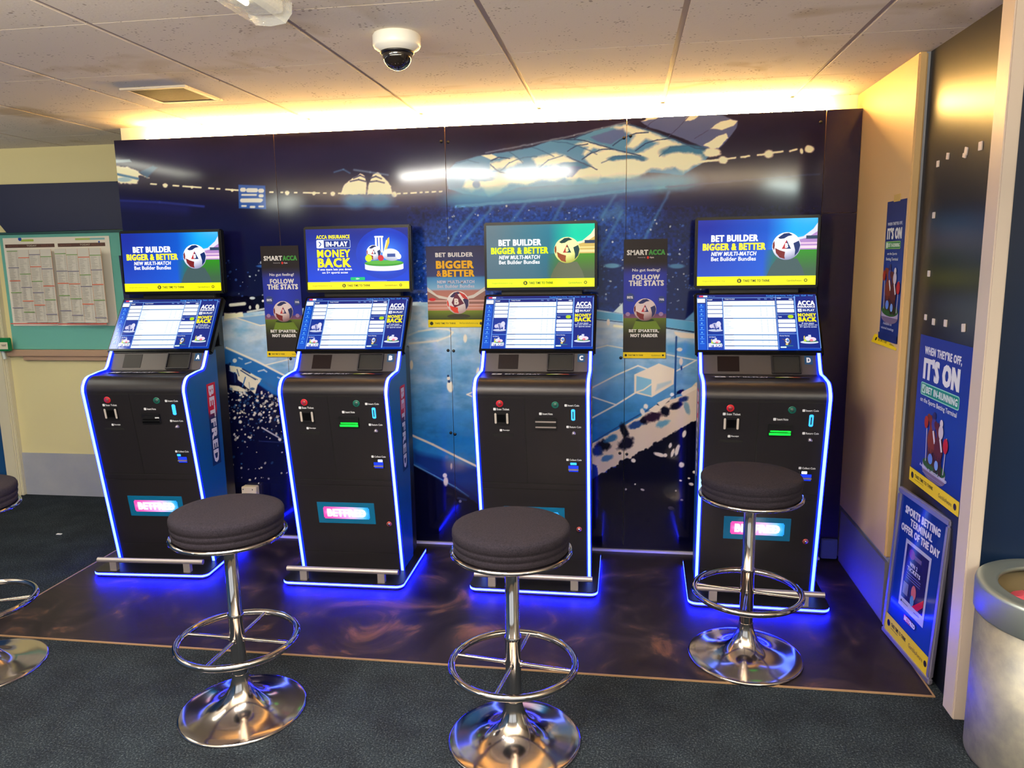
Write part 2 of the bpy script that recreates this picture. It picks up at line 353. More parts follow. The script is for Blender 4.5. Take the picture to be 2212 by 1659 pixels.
# right-hand wall
w = MB(); w.box((1.085, -.648, 0), (1.25, .1, CZ)); struct(w.build('wall_right_end', m_grey))
w = MB(); w.bbox((1.068, -.655, .283), (1.101, .099, CZ), .006); struct(w.build('trim_2', mat('cream_board_warm_lit', (226, 190, 134), .5)))  # same cream paint as the left wall, warm light put into its colour
w = MB(); w.box((1.072, -.652, 0), (1.085, .0, .262)); struct(w.build('baseboard_right', mat('grey_dado_dimmed', (112, 112, 126), .6)))  # darker copy of the dado grey, dimming the blue LED light through its colour
m_black = mat('satin_black_board', (13, 16, 27), .3, spec=.45, bump=(35, .03, .001))
w = MB(); w.box((1.11, -1.253, 0), (1.25, -.648, CZ)); struct(w.build('wall_panel_right', m_black))
w = MB(); w.cur = 0; w.bbox((1.08, -1.335, 0), (1.122, -1.253, CZ), .004); struct(w.build('trim_3', mat('pale_post_paint', (205, 190, 178), .4)))
struct(MB().box((1.12, -1.29, 0), (XR, -1.2, CZ)).build('door_2', mat('navy_door_paint', (6, 28, 60), .45, spec=.3)))
# vinyl mat with pale edging
t = thing('vinyl_mat', 'dark slate-look vinyl sheet laid on the carpet under the four betting terminals', 'floor mat', (0, 0, 0))
MB().box((-2.7, -1.2, 0), (1.07, .0, .003)).build('sheet', m_slate, t)
MB().box((-2.706, -1.207, 0), (1.076, -1.2, .0045)).box((-2.707, -1.2, 0), (-2.7, -.0, .0045)).box((1.07, -1.2, 0), (1.076, -.66, .0045)).build('edging', mat('tan_edging', (150, 120, 88), .5), t)
MB().box((-2.2, -.016, .003), (.98, -.001, .014)).build('seal_strip', mat('white_sealant', (190, 186, 196), .5), t)

# ================================================================== MURAL
def vnoise(x, y, sc, seed=0, oct=4):
    r = np.random.default_rng(seed); T = r.random((64, 64)); out = 0; amp = 1; tot = 0
    for o in range(oct):
        X = x * sc; Y = y * sc; xi = np.floor(X).astype(int); yi = np.floor(Y).astype(int); fx = X - xi; fy = Y - yi
        fx = fx * fx * (3 - 2 * fx); fy = fy * fy * (3 - 2 * fy)
        g = lambda a, b: T[(a + o * 17) % 64, (b + o * 29) % 64]
        out = out + amp * ((g(xi, yi) * (1 - fx) + g(xi + 1, yi) * fx) * (1 - fy) + (g(xi, yi + 1) * (1 - fx) + g(xi + 1, yi + 1) * fx) * fy)
        tot += amp; amp *= .55; sc *= 2.1
    return out / tot
class Raster:
    def __init__(s, U, V): s.U = U; s.V = V; s.C = np.zeros(U.shape + (3,)); s.N = vnoise(U, V, 1 / 9., 3, 3) - .5
    def blend(s, a, c, idx=None):
        c = np.asarray(c, float)
        if idx is None: s.C = s.C * (1 - a[..., None]) + c * a[..., None]
        else: s.C[idx] = s.C[idx] * (1 - a[..., None]) + (c if c.ndim == 1 else c[idx]) * a[..., None]
    def sdist(s, pts, U, V):
        P = np.array(pts, float); n = len(P); d = np.full(U.shape, 1e9); ins = np.zeros(U.shape, bool)
        for i in range(n):
            a = P[i]; b = P[(i + 1) % n]; e = b - a; L = e @ e + 1e-9
            t = np.clip(((U - a[0]) * e[0] + (V - a[1]) * e[1]) / L, 0, 1)
            d = np.minimum(d, np.hypot(U - a[0] - t * e[0], V - a[1] - t * e[1]))
            if a[1] != b[1]:
                c = ((V < a[1]) != (V < b[1])) & (U < (b[0] - a[0]) * (V - a[1]) / (b[1] - a[1]) + a[0]); ins ^= c
        return np.where(ins, d, -d)
    def box(s, pts, m):
        P = np.array(pts, float); return (s.U > P[:, 0].min() - m) & (s.U < P[:, 0].max() + m) & (s.V > P[:, 1].min() - m) & (s.V < P[:, 1].max() + m)
    def poly(s, pts, c, soft=1.2, alpha=1.0, rough=0.0):
        k = s.box(pts, soft + rough + 2)
        if not k.any(): return
        d = s.sdist(pts, s.U[k], s.V[k]) + s.N[k] * rough * 2
        s.blend(np.clip(d / soft + .5, 0, 1) * alpha, c, k)
    def line(s, pts, w, c, soft=1.6, alpha=1.0):
        for a, b in zip(pts[:-1], pts[1:]):
            k = s.box([a, b], w + soft + 2)
            if not k.any(): continue
            a = np.array(a, float); e = np.array(b, float) - a; L = e @ e + 1e-9; U = s.U[k]; V = s.V[k]
            t = np.clip(((U - a[0]) * e[0] + (V - a[1]) * e[1]) / L, 0, 1); d = w / 2 - np.hypot(U - a[0] - t * e[0], V - a[1] - t * e[1])
            s.blend(np.clip(d / soft + .5, 0, 1) * alpha, c, k)
    def ell(s, cx, cy, rx, ry, c, soft=.35, alpha=1.0, ang=0.0, rough=0.0):
        m = max(rx, ry) * (1 + soft) + 2; k = (abs(s.U - cx) < m) & (abs(s.V - cy) < m)
        if not k.any(): return
        x = s.U[k] - cx; y = s.V[k] - cy; ca, sa = math.cos(ang), math.sin(ang)
        r = np.hypot((x * ca + y * sa) / rx, (-x * sa + y * ca) / ry) - s.N[k] * rough
        s.blend(np.clip((1 - r) / soft + .5, 0, 1) * alpha, c, k)
CREAM = (244, 226, 190); TEAL = (60, 128, 165); NAVY = (20, 22, 52); DARK = (7, 7, 26)
def paint(X, Z):
    U, V = mural_uv(X, Z); k_ = ((V < 460) & (U > 940)); wn = (vnoise(U, V, 1 / 16., 31, 3) - .5) * 4 * k_; U = U + wn; V = V + (vnoise(U, V, 1 / 13., 32, 3) - .5) * 3 * k_; R = Raster(U, V)
    n1 = vnoise(U, V * 2.2, 1 / 90., 1); n2 = vnoise(U, V, 1 / 14., 2)
    # night sky / roof dark, bluer towards the middle stands
    t = np.clip((V - 300) / 260, 0, 1); blue = np.clip(1 - abs(U - 1130) / 520, 0, 1) * t
    base = np.array([22, 17, 42]) * (1 - t)[..., None] + np.array([14, 16, 58]) * t[..., None]
    base = base * (1 - blue)[..., None] + np.array([16, 44, 134]) * blue[..., None]
    R.C = base * (.86 + .28 * n1)[..., None]
    R.ell(330, 345, 120, 40, (34, 34, 76), .9, .55); R.ell(560, 345, 160, 30, (30, 30, 70), .9, .5); R.ell(800, 330, 120, 26, (32, 34, 72), .9, .4)
    # far left roof glow
    R.poly([(247, 358), (275, 360), (300, 372), (322, 384), (300, 380), (296, 396), (270, 398), (247, 392)], CREAM, 3, 1, 3)
    R.poly([(300, 372), (330, 358), (340, 362), (318, 384)], (40, 90, 130), 4, .8); R.poly([(247, 345), (280, 344), (285, 350), (247, 352)], (150, 180, 190), 3, .8)
    R.line([(247, 375), (298, 386)], 5, (60, 110, 150), 3); R.ell(268, 388, 16, 5, (150, 180, 190), .5)
    R.line([(250, 433), (345, 437), (440, 446)], 4, (44, 58, 150), 4, .9); R.line([(250, 440), (400, 452)], 22, (26, 28, 92), 16, .7)
    R.line([(650, 445), (860, 446)], 4, (34, 60, 130), 4, .6)
    def dashes(p0, p1, items, w=3.4):
        for a, b, sz in items:
            q = [(p0[0] + (p1[0] - p0[0]) * k, p0[1] + (p1[1] - p0[1]) * k) for k in (a, b)]
            R.line(q, w, CREAM, 1.5)
            if sz: R.ell((q[0][0] + q[1][0]) / 2, (q[0][1] + q[1][1]) / 2 + 1, sz, sz, CREAM, .5, 1, 0, .4)
    dashes((322, 397), (515, 411), [(.02, .08, 0), (.16, .2, 5), (.27, .33, 0), (.38, .58, 0), (.47, .49, 3), (.67, .72, 0), (.76, .79, 0), (.86, 1, 3)])
    R.poly([(515, 399), (573, 401), (575, 452), (516, 450)], (34, 78, 160), 2, 1)
    for x0, x1, y in ((523, 527, 410), (536, 553, 411), (562, 566, 412)): R.line([(x0, y), (x1, y)], 9, (214, 214, 205), 1.5)
    for x0, x1, y, h in ((523, 553, 421, 4), (562, 566, 423, 7), (523, 562, 433, 9), (545, 565, 432, 6), (523, 531, 445, 4), (542, 549, 447, 5), (560, 568, 446, 4)): R.line([(x0, y), (x1, y)], h, (214, 214, 205), 2)
    dashes((583, 415), (745, 418), [(.0, .04, 0), (.15, .17, 0), (.21, .25, 5), (.33, .36, 0), (.45, .66, 0), (.58, .6, 4), (.72, .75, 0), (.82, .86, 5), (.92, 1, 0)])
    dashes((850, 419), (962, 413), [(0, .03, 6), (.08, .13, 0), (.2, .26, 0), (.34, .44, 0), (.52, .55, 0), (.62, .67, 0), (.75, .8, 0), (.88, .93, 0)])
    # twin lit roofs
    for cx, w_ in ((768, 1), (820, -1)):
        R.ell(cx, 432, 28, 18, (40, 110, 160), .8, .8)
    R.poly([(736, 420), (742, 402), (758, 388), (778, 375), (788, 380), (793, 398), (790, 420)], CREAM, 2.5, 1, 2)
    R.poly([(794, 420), (796, 398), (805, 376), (816, 372), (832, 386), (845, 402), (848, 420)], CREAM, 2.5, 1, 2)
    for p in ([(764, 385), (778, 379), (790, 384)], [(757, 392), (775, 388), (790, 392)], [(800, 385), (812, 381), (824, 386)], [(798, 393), (814, 391), (830, 395)]): R.line(p, 3, (36, 44, 84), 2, .9)
    R.line([(722, 372), (742, 366), (756, 374)], 3, (70, 110, 160), 3, .7); R.line([(765, 367), (800, 372), (838, 378)], 3, (120, 150, 180), 4, .7)
    # great roof on the right
    roofT = (78, 92, 142)
    R.poly([(1383, 262), (1420, 250), (1500, 243), (1560, 249), (1594, 262), (1590, 277), (1572, 302), (1552, 322), (1540, 326), (1500, 310), (1450, 290), (1405, 276)], roofT, 2, .85)
    R.poly([(1534, 278), (1556, 263), (1578, 258), (1594, 262), (1584, 272), (1560, 281)], CREAM, 2); R.poly([(1520, 314), (1544, 298), (1569, 287), (1572, 298), (1553, 318), (1540, 323)], CREAM, 2, 1, 2)
    R.poly([(1476, 263), (1490, 248), (1514, 247), (1500, 258)], CREAM, 2, 1, 2); R.poly([(1386, 262), (1402, 252), (1440, 246), (1420, 256)], CREAM, 2)
    for p in ([(1390, 282), (1405, 266), (1425, 252)], [(1445, 295), (1470, 270), (1490, 250)], [(1500, 300), (1530, 282)]): R.line(p, 1.6, (46, 50, 92), 1)
    R.poly([(963, 372), (985, 350), (1040, 336), (1100, 327), (1150, 317), (1190, 304), (1240, 298), (1262, 288), (1300, 278), (1330, 270), (1357, 268), (1400, 280), (1450, 298), (1500, 318), (1540, 325), (1522, 350), (1475, 378), (1400, 372), (1340, 392), (1280, 398), (1200, 400), (1120, 405), (1060, 425), (1000, 418), (968, 408)], (74, 122, 162), 3, 1)
    R.poly([(1275, 296), (1320, 282), (1348, 276), (1352, 292), (1320, 312), (1290, 306)], (72, 90, 140), 3)
    R.poly([(1040, 336), (1062, 333), (1080, 342), (1060, 345)], CREAM, 2)
    cr = [[(1000, 405), (1008, 388), (1050, 378), (1080, 372), (1110, 376), (1140, 366), (1165, 368), (1190, 362), (1225, 345), (1250, 352), (1290, 362), (1300, 380), (1288, 396), (1250, 386), (1236, 396), (1220, 382), (1200, 392), (1170, 388), (1140, 400), (1100, 396), (1080, 414), (1056, 424), (1040, 404), (1020, 414)],
          [(1262, 342), (1285, 328), (1320, 322), (1345, 328), (1370, 334), (1390, 328), (1430, 305), (1470, 310), (1500, 322), (1512, 340), (1495, 362), (1476, 374), (1458, 362), (1430, 366), (1405, 364), (1380, 384), (1340, 388), (1300, 384), (1280, 362)],
          [(1320, 275), (1357, 270), (1400, 284), (1440, 300), (1470, 314), (1430, 312), (1395, 300), (1368, 322), (1352, 318), (1372, 292), (1350, 285), (1346, 278)],
          [(1240, 312), (1268, 305), (1296, 314), (1330, 326), (1300, 326), (1282, 320), (1264, 338), (1258, 334), (1270, 318)],
          [(1150, 342), (1200, 330), (1238, 345), (1246, 350), (1200, 356), (1160, 358)], [(1060, 352), (1110, 340), (1130, 350), (1100, 362), (1060, 366)]]
    for p in cr: R.poly(p, CREAM, 7, 1, 2)
    for cx, cy, rx, ry in ((1480, 330, 54, 17), (1356, 343, 42, 8), (1128, 372, 28, 8), (1240, 358, 36, 8), (1040, 385, 28, 7)):
        R.ell(cx, cy, rx, ry, (44, 98, 140), .3)
    for cx, cy, rx, ry in ((1474, 344, 46, 15), (1356, 354, 36, 10), (1128, 384, 30, 9)): R.ell(cx, cy, rx, ry, CREAM, .4, 1, 0, .3)
    R.poly([(1216, 366), (1236, 358), (1258, 360), (1246, 372), (1236, 382), (1224, 382)], (58, 84, 138), 3, 1, 2); R.ell(1030, 398, 8, 9, (52, 92, 142), .5)
    for p in ([(1357, 269), (1400, 281), (1450, 299), (1500, 319), (1541, 325)], [(1216, 300), (1262, 303), (1310, 318), (1350, 328), (1385, 337)], [(1225, 338), (1250, 349), (1290, 366)], [(1060, 356), (1080, 372), (1110, 378)],
              [(1324, 314), (1350, 296), (1375, 288), (1400, 286)], [(1372, 326), (1395, 310), (1420, 302), (1448, 299)], [(1258, 345), (1275, 332), (1300, 323), (1325, 322)], [(1226, 326), (1245, 314), (1270, 311)], [(1240, 300), (1260, 290), (1280, 284)], [(1060, 348), (1078, 340), (1100, 342)]): R.line(p, 2.6, (34, 54, 92), 1.2, .95)
    for p in ([(1100, 328), (1118, 340), (1130, 352)], [(1150, 318), (1172, 326), (1196, 338)], [(1190, 305), (1225, 308), (1262, 320), (1290, 334)], [(985, 352), (1010, 346), (1035, 352)], [(1080, 370), (1100, 352), (1130, 340), (1160, 338)], [(1160, 366), (1184, 346), (1215, 336)], [(1300, 352), (1330, 338), (1364, 336), (1392, 346)], [(1424, 338), (1448, 318), (1490, 314), (1528, 328)]): R.line(p, 2.2, (44, 78, 116), 2, .8)
    R.line([(1050, 330), (1150, 311), (1240, 292), (1300, 276), (1357, 264)], 3, (150, 170, 190), 3, .55)
    for i in range(26):                   # teal haze hanging below the lit roof
        x = 985 + i * 20; R.ell(x, 428 - (x - 985) * .075 + rng.normal(0, 3), 30, 17, (58, 140, 180), 1.2, .5)
    R.ell(1538, 330, 18, 9, CREAM, .4, 1, 0, .5); R.line([(1511, 350), (1550, 346)], 5, CREAM, 2); R.ell(1561, 346, 10, 8, CREAM, .4, 1, 0, .4); R.line([(1565, 343), (1588, 341)], 4, CREAM, 2)
    R.line([(1602, 340), (1618, 337)], 4, CREAM, 2); R.line([(1636, 335), (1690, 327)], 4, CREAM, 2); R.ell(1661, 333, 10, 8, CREAM, .4, 1, 0, .3); R.line([(1706, 326), (1721, 323)], 4, CREAM, 2); R.ell(1748, 322, 10, 8, CREAM, .4, 1, 0, .3); R.ell(1731, 327, 4, 6, CREAM, .5)
    # stand fascia and aisles
    R.line([(985, 446), (1085, 438), (1200, 430), (1350, 412), (1440, 404)], 6, (92, 158, 186), 3, .85); R.line([(1440, 404), (1770, 376)], 4, (46, 60, 110), 3, .5)
    R.poly([(985, 450), (1200, 434), (1400, 412), (1420, 470), (1340, 700), (880, 700), (890, 520)], (28, 70, 158), 50, .6)
    gr = np.clip((vnoise(U, V, 1 / 5., 21) - .5) * 2.4, -1, 1) * ((V > 445) & (V < 680) & (U > 880)); R.C = R.C * (1 + .45 * gr)[..., None]
    for p in ([(1030, 448), (985, 505), (955, 560)], [(1064, 448), (1010, 510), (975, 545)], [(1135, 440), (1105, 480)], [(1218, 436), (1195, 478)], [(1330, 420), (1300, 470)], [(1445, 415), (1400, 500), (1375, 560)], [(1345, 455), (1290, 560)]): R.line(p, 6, (62, 112, 168), 5, .6)
    R.poly([(1300, 460), (1345, 436), (1348, 480), (1320, 470), (1298, 480)], (80, 132, 176), 16, .45, 10)
    # seated crowd on far stands
    def dots(n, fx, c, s0, s1, a0=.5, a1=1, seed=1, bd=(470, 1530, 440, 1160)):
        r = np.random.default_rng(seed); k = 0
        while k < n:
            x, y = r.uniform(bd[0], bd[1]), r.uniform(bd[2], bd[3]); p = fx(x, y); k += 1
            if r.random() > p: continue
            s_ = r.uniform(s0, s1); cc = np.array(c, float) * r.uniform(.7, 1.08)
            R.ell(x, y, s_ * r.uniform(.7, 1.3), s_ * r.uniform(.6, 1.2), np.minimum(cc, 255), .5, r.uniform(a0, a1), r.uniform(0, 3), .4)
    stand = lambda x, y: 1.0 if (540 < y < 672 and x > 880) else (.4 if 445 < y < 540 and 950 < x < 1480 else (.5 if 560 < y < 662 and x < 620 else 0))
    R.poly([(1280, 560), (1510, 560), (1510, 690), (1430, 690), (1340, 672), (1280, 668)], (20, 26, 70), 30, .85)
    R.poly([(470, 560), (600, 560), (600, 668), (470, 676)], (14, 18, 52), 20, .9)
    dots(3200, stand, (64, 104, 190), 1.2, 3.2, .3, .8, 5); dots(1900, stand, (196, 208, 222), .7, 2.6, .4, 1, 6)
    R.ell(1322, 574, 17, 5, (82, 130, 165), .5); R.ell(1462, 575, 17, 5, (66, 108, 150), .5); R.ell(566, 575, 12, 3, (40, 80, 150), .5)
    # pitch
    pitch = [(470, 684), (575, 670), (900, 652), (1285, 668), (1345, 678), (1510, 695), (1510, 852), (1400, 905), (1275, 975), (1200, 1010), (1030, 1072), (985, 1042), (893, 1003), (760, 930), (620, 868), (560, 830), (470, 790)]
    k = R.sdist(pitch, U, V); a = np.clip(k / 2 + .5, 0, 1)
    sl = np.clip((V - 700) / 250 + (U > 1200) * .05, 0, 1); ns = vnoise(U * .8 + V * .3, V * 2.4, 1 / 60., 9)
    g = np.array([168, 190, 205]) * (1 - sl)[..., None] + np.array([22, 96, 158]) * sl[..., None]
    lite = np.clip((ns - .42) * 3.2, 0, 1) * np.clip(1.35 - sl * 1.5, .08, 1)
    g = g * (1 - lite * .6)[..., None] + np.array([205, 208, 205]) * (lite * .6)[..., None]
    dk = np.clip((.5 - vnoise(U, V * 2, 1 / 40., 12)) * 3, 0, 1) * .45; g = g * (1 - dk)[..., None] + np.array([60, 140, 190]) * (1 - .5 * sl)[..., None] * dk[..., None]
    g = g * (.93 + .14 * n2)[..., None]
    R.C = R.C * (1 - a[..., None]) + g * a[..., None]
    LN = (222, 214, 196)
    # left panel
    R.poly([(484, 676), (524, 674), (526, 684), (484, 690)], CREAM, 2); R.line([(484, 692), (575, 679)], 2, LN, 2, .8); R.poly([(470, 640), (600, 640), (600, 668), (575, 670), (484, 676), (470, 678)], DARK, 3, .9, 3)
    R.line([(498, 659), (528, 656)], 7, (206, 206, 190), 2); R.line([(535, 674), (572, 667)], 4, (190, 196, 190), 2); R.ell(556, 663, 4, 6, (206, 206, 190)); R.ell(540, 664, 2.5, 4, (180, 186, 180)); R.ell(545, 644, 6, 3, (190, 200, 205)); R.ell(568, 650, 2.5, 2.5, WH)
    R.poly([(511, 687), (576, 680), (577, 701), (562, 703)], (108, 150, 188), 3, .9); R.line([(511, 687), (562, 703), (577, 701)], 2.5, LN, 1.5)
    R.poly([(485, 752), (560, 785), (640, 822), (640, 880), (600, 860), (560, 832), (500, 790), (480, 790)], (24, 86, 150), 4, .9)
    R.line([(489, 751), (552, 779), (616, 812), (640, 824)], 4, LN, 1.5); R.line([(572, 789), (626, 776)], 2.5, LN, 1.5)
    for p in ([(516, 773), (523, 776)], [(530, 786), (542, 782)], [(558, 802), (570, 799), (576, 803)], [(600, 815), (606, 818)]): R.line(p, 3, (176, 186, 196), 1.5, .9)
    R.ell(507, 779, 4.5, 4.5, (200, 204, 196))
    R.poly([(496, 820), (520, 830), (560, 850), (600, 858), (640, 880), (640, 1165), (470, 1165), (470, 790), (496, 786)], (10, 12, 42), 6, 1, 5)
    R.poly([(496, 790), (517, 792), (566, 819), (556, 832), (551, 851), (531, 835), (514, 820), (512, 805), (498, 802)], (214, 206, 178), 1.5, 1, 1); R.line([(520, 800), (552, 820)], 2.5, (30, 50, 90), 1); R.line([(524, 797), (540, 806)], 3.5, (34, 56, 96), 1); R.line([(540, 812), (556, 820)], 2, (90, 110, 130), 1); R.ell(545, 840, 5, 3, (60, 90, 120), .5); R.line([(512, 798), (516, 812)], 2, (40, 60, 100), 1); R.line([(538, 826), (540, 844)], 1.6, (120, 130, 140), 1); R.line([(507, 806), (508, 825)], 4, (24, 40, 84), 1.5); R.line([(530, 815), (524, 835)], 2.5, (40, 90, 140), 1)
    R.poly([(496, 832), (516, 834), (537, 846), (520, 846), (497, 842)], (206, 198, 172), 1.5, 1, 1); R.line([(566, 822), (602, 846)], 6, (40, 88, 140), 3, .8)
    crowdL = lambda x, y: (1.0 if 838 < y < 915 and 490 < x < 640 and y > 838 + (x - 500) * .12 else (.35 if 915 <= y < 955 and x < 640 else (.07 if 955 <= y < 1045 and 500 < x < 640 else 0)))
    dots(300, crowdL, (50, 96, 146), 1.2, 3.2, .3, .8, 8, (490, 640, 835, 1050)); dots(560, crowdL, (226, 218, 198), .9, 3.0, .7, 1, 7, (490, 640, 835, 1050))
    R.line([(566, 924), (602, 945)], 3, (160, 158, 168), 1.5); R.line([(560, 953), (615, 956)], 2, (40, 52, 96), 2, .7)
    # middle panel
    R.line([(883, 724), (905, 716), (945, 709), (968, 712), (978, 718), (972, 726), (945, 736), (885, 742)], 4, LN, 2.5, .9); R.ell(923, 723, 36, 7, (112, 166, 200), .7, .7)
    for cx, cy, rx, ry in ((1005, 731, 4, 9), (1033, 805, 4, 11), (889, 788, 3.5, 10)): R.ell(cx, cy, rx, ry, (236, 218, 196), .4)
    R.ell(969, 817, 3.5, 4, (220, 210, 190)); R.ell(968, 812, 2, 2.5, (30, 40, 70)); R.ell(972, 835, 6.5, 13, (240, 222, 196), .3, 1, -.1, .2); R.ell(970, 824, 3, 3, (30, 50, 90))
    R.line([(1024, 846), (1009, 852), (1024, 858)], 3, LN, 1.2)
    R.poly([(893, 1003), (938, 1027), (1012, 1073), (1060, 1110), (1060, 1180), (880, 1180), (880, 998)], (8, 8, 30), 3, 1, 3)
    R.poly([(893, 975), (1040, 1012), (1060, 1072), (1010, 1072), (938, 1027), (893, 1000)], (20, 34, 96), 14, .85)
    R.line([(888, 939), (935, 960), (982, 984), (1040, 1012)], 4.5, (206, 192, 170), 1.5); R.line([(893, 1003), (938, 1027), (985, 1053), (1012, 1072)], 2.5, (80, 130, 170), 2)
    R.ell(961, 1027, 4.5, 5, (226, 216, 196)); R.ell(963, 1040, 5, 10, (222, 210, 186), .4); R.ell(975, 1007, 2, 7, (160, 150, 160)); R.ell(965, 987, 4, 4, (90, 100, 140), .6, .7)
    dots(900, lambda x, y: .5 if 1035 < y < 1075 and 885 < x < 915 else 0, (200, 200, 210), 1.5, 3, .6, 1, 14); R.ell(994, 1083, 3, 3, WH); R.line([(990, 1076), (1006, 1080)], 5, (60, 80, 110), 3, .8)
    # right panel
    for p, q in (([(1287, 672), (1345, 679), (1345, 694), (1287, 688)], 0), ([(1436, 687), (1510, 697), (1510, 718), (1436, 706)], 0)): R.poly(p, (84, 150, 186), 2, 1, .5)
    R.line([(1287, 690), (1345, 696)], 2, (30, 70, 110), 1); R.line([(1436, 708), (1510, 719)], 3, (20, 40, 70), 1)
    R.poly([(1325, 674), (1345, 654), (1346, 678)], (186, 200, 200), 2); R.poly([(1478, 692), (1500, 672), (1502, 694)], (90, 140, 180), 3)
    R.poly([(1456, 716), (1510, 722), (1510, 732), (1470, 730), (1458, 722)], (228, 212, 186), 2); R.poly([(1287, 694), (1345, 700), (1345, 712), (1287, 706)], (196, 200, 196), 4, .7, 2); R.ell(1314, 696, 3.5, 7, (222, 210, 195)); R.line([(1327, 704), (1344, 706)], 5, CREAM, 2)
    R.poly([(1285, 755), (1312, 747), (1345, 752), (1345, 800), (1285, 835)], (84, 152, 196), 10, .5)
    R.line([(1284, 753), (1312, 746), (1345, 752)], 2.4, LN, 1.5, .9); R.line([(1276, 839), (1330, 811), (1378, 790), (1400, 798)], 3.2, LN, 1.5); R.line([(1276, 856), (1330, 874)], 2.8, LN, 1.5); R.line([(1276, 904), (1330, 875), (1372, 849)], 3.6, LN, 1.5)
    R.line([(1437, 765), (1504, 778), (1462, 801)], 2.8, LN, 1.5); R.poly([(1440, 745), (1480, 738), (1505, 745), (1505, 775), (1440, 762)], (40, 120, 180), 8, .6)
    G = (224, 208, 182)
    R.poly([(1370, 809), (1423, 785), (1457, 797), (1455, 830), (1408, 858), (1370, 849)], G, 1.4); R.poly([(1375, 812), (1407, 820), (1407, 855), (1374, 846)], (112, 164, 188), 1.4, .95); R.poly([(1416, 845), (1450, 827), (1450, 822), (1420, 830)], (150, 176, 184), 4, .7)
    R.line([(1372, 848), (1390, 842), (1407, 830)], 3, G, 1)
    R.line([(1461, 728), (1459, 800), (1457, 935)], 4, (18, 62, 118), 1.2); R.ell(1471, 781, 4, 8, G, .3); R.ell(1472, 795, 2, 5, (20, 50, 90)); R.ell(1468, 755, 6, 4, (222, 212, 196))
    R.poly([(1272, 962), (1330, 930), (1388, 896), (1440, 866), (1472, 856), (1504, 826), (1510, 826), (1510, 915), (1480, 922), (1440, 948), (1400, 975), (1372, 985), (1350, 1000), (1318, 1012), (1292, 1030), (1290, 1005), (1272, 1000)], (212, 192, 164), 2, 1, 2)
    R.line([(1275, 958), (1330, 925), (1388, 892), (1472, 846)], 2.5, (24, 60, 110), 1.5)
    for cx, cy, rx, ry, c in ((1302, 962, 16, 12, DARK), (1290, 975, 12, 10, (20, 40, 90)), (1348, 930, 8, 16, DARK), (1352, 958, 18, 12, (16, 14, 34)), (1320, 948, 14, 7, (40, 90, 130)), (1375, 918, 20, 7, (30, 60, 110)), (1392, 908, 8, 8, DARK), (1412, 900, 22, 9, (34, 16, 40)), (1436, 888, 10, 10, DARK), (1462, 876, 16, 7, DARK), (1478, 862, 10, 6, (24, 40, 80)), (1432, 915, 14, 7, (90, 140, 160)), (1430, 872, 14, 3, DARK), (1470, 846, 9, 4, DARK), (1310, 990, 12, 6, (60, 100, 140)), (1483, 880, 6, 14, (110, 140, 150)), (1452, 852, 4, 4, WH), (1395, 878, 5, 5, (230, 220, 205)), (1388, 890, 4, 7, (220, 214, 200))):
        R.ell(cx, cy, rx, ry, c, .5, 1, -.35, .8)
    R.poly([(1420, 870), (1436, 862), (1450, 858), (1438, 872), (1428, 882)], G, 1.5, 1, 1); R.poly([(1400, 886), (1416, 874), (1430, 878), (1420, 892)], G, 1.5, 1, 2); R.line([(1476, 850), (1500, 838)], 9, G, 1.5)
    R.poly([(1272, 1034), (1292, 1030), (1350, 1000), (1400, 970), (1440, 944), (1480, 920), (1512, 905), (1512, 1220), (1272, 1220)], (6, 6, 26), 3, 1, 4)
    for i in range(34):
        f = i / 33; x = 1288 + f * 222; y = 1032 - f * 122 + rng.normal(0, 2.5); R.ell(x, y + 2, rng.uniform(4, 7), rng.uniform(4, 8), (7, 7, 26), .3, 1, 0, .3)
    for cx, cy, rx, ry in ((1448, 962, 3, 6), (1463, 972, 4, 12), (1453, 978, 3, 9), (1424, 982, 12, 4), (1437, 984, 4, 4), (1472, 1004, 6, 6), (1478, 938, 4, 9), (1368, 995, 5, 4), (1493, 1046, 5, 3), (1470, 1038, 3, 2), (1388, 1058, 4, 2), (1372, 1046, 2, 2), (1352, 1057, 2, 2), (1460, 1060, 2, 2), (1488, 1033, 3, 2), (1473, 1080, 3, 2), (1450, 1098, 7, 4), (1500, 1020, 4, 3)):
        R.ell(cx, cy, rx, ry, (222, 210, 190), .4, 1, .3, .5)
    # everything low down runs into near black
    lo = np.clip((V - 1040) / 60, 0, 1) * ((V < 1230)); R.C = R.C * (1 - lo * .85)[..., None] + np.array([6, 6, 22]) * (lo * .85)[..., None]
    return np.clip(R.C * 1.12, 0, 255)
m_edge = mat('board_edge', (120, 95, 80), .6)
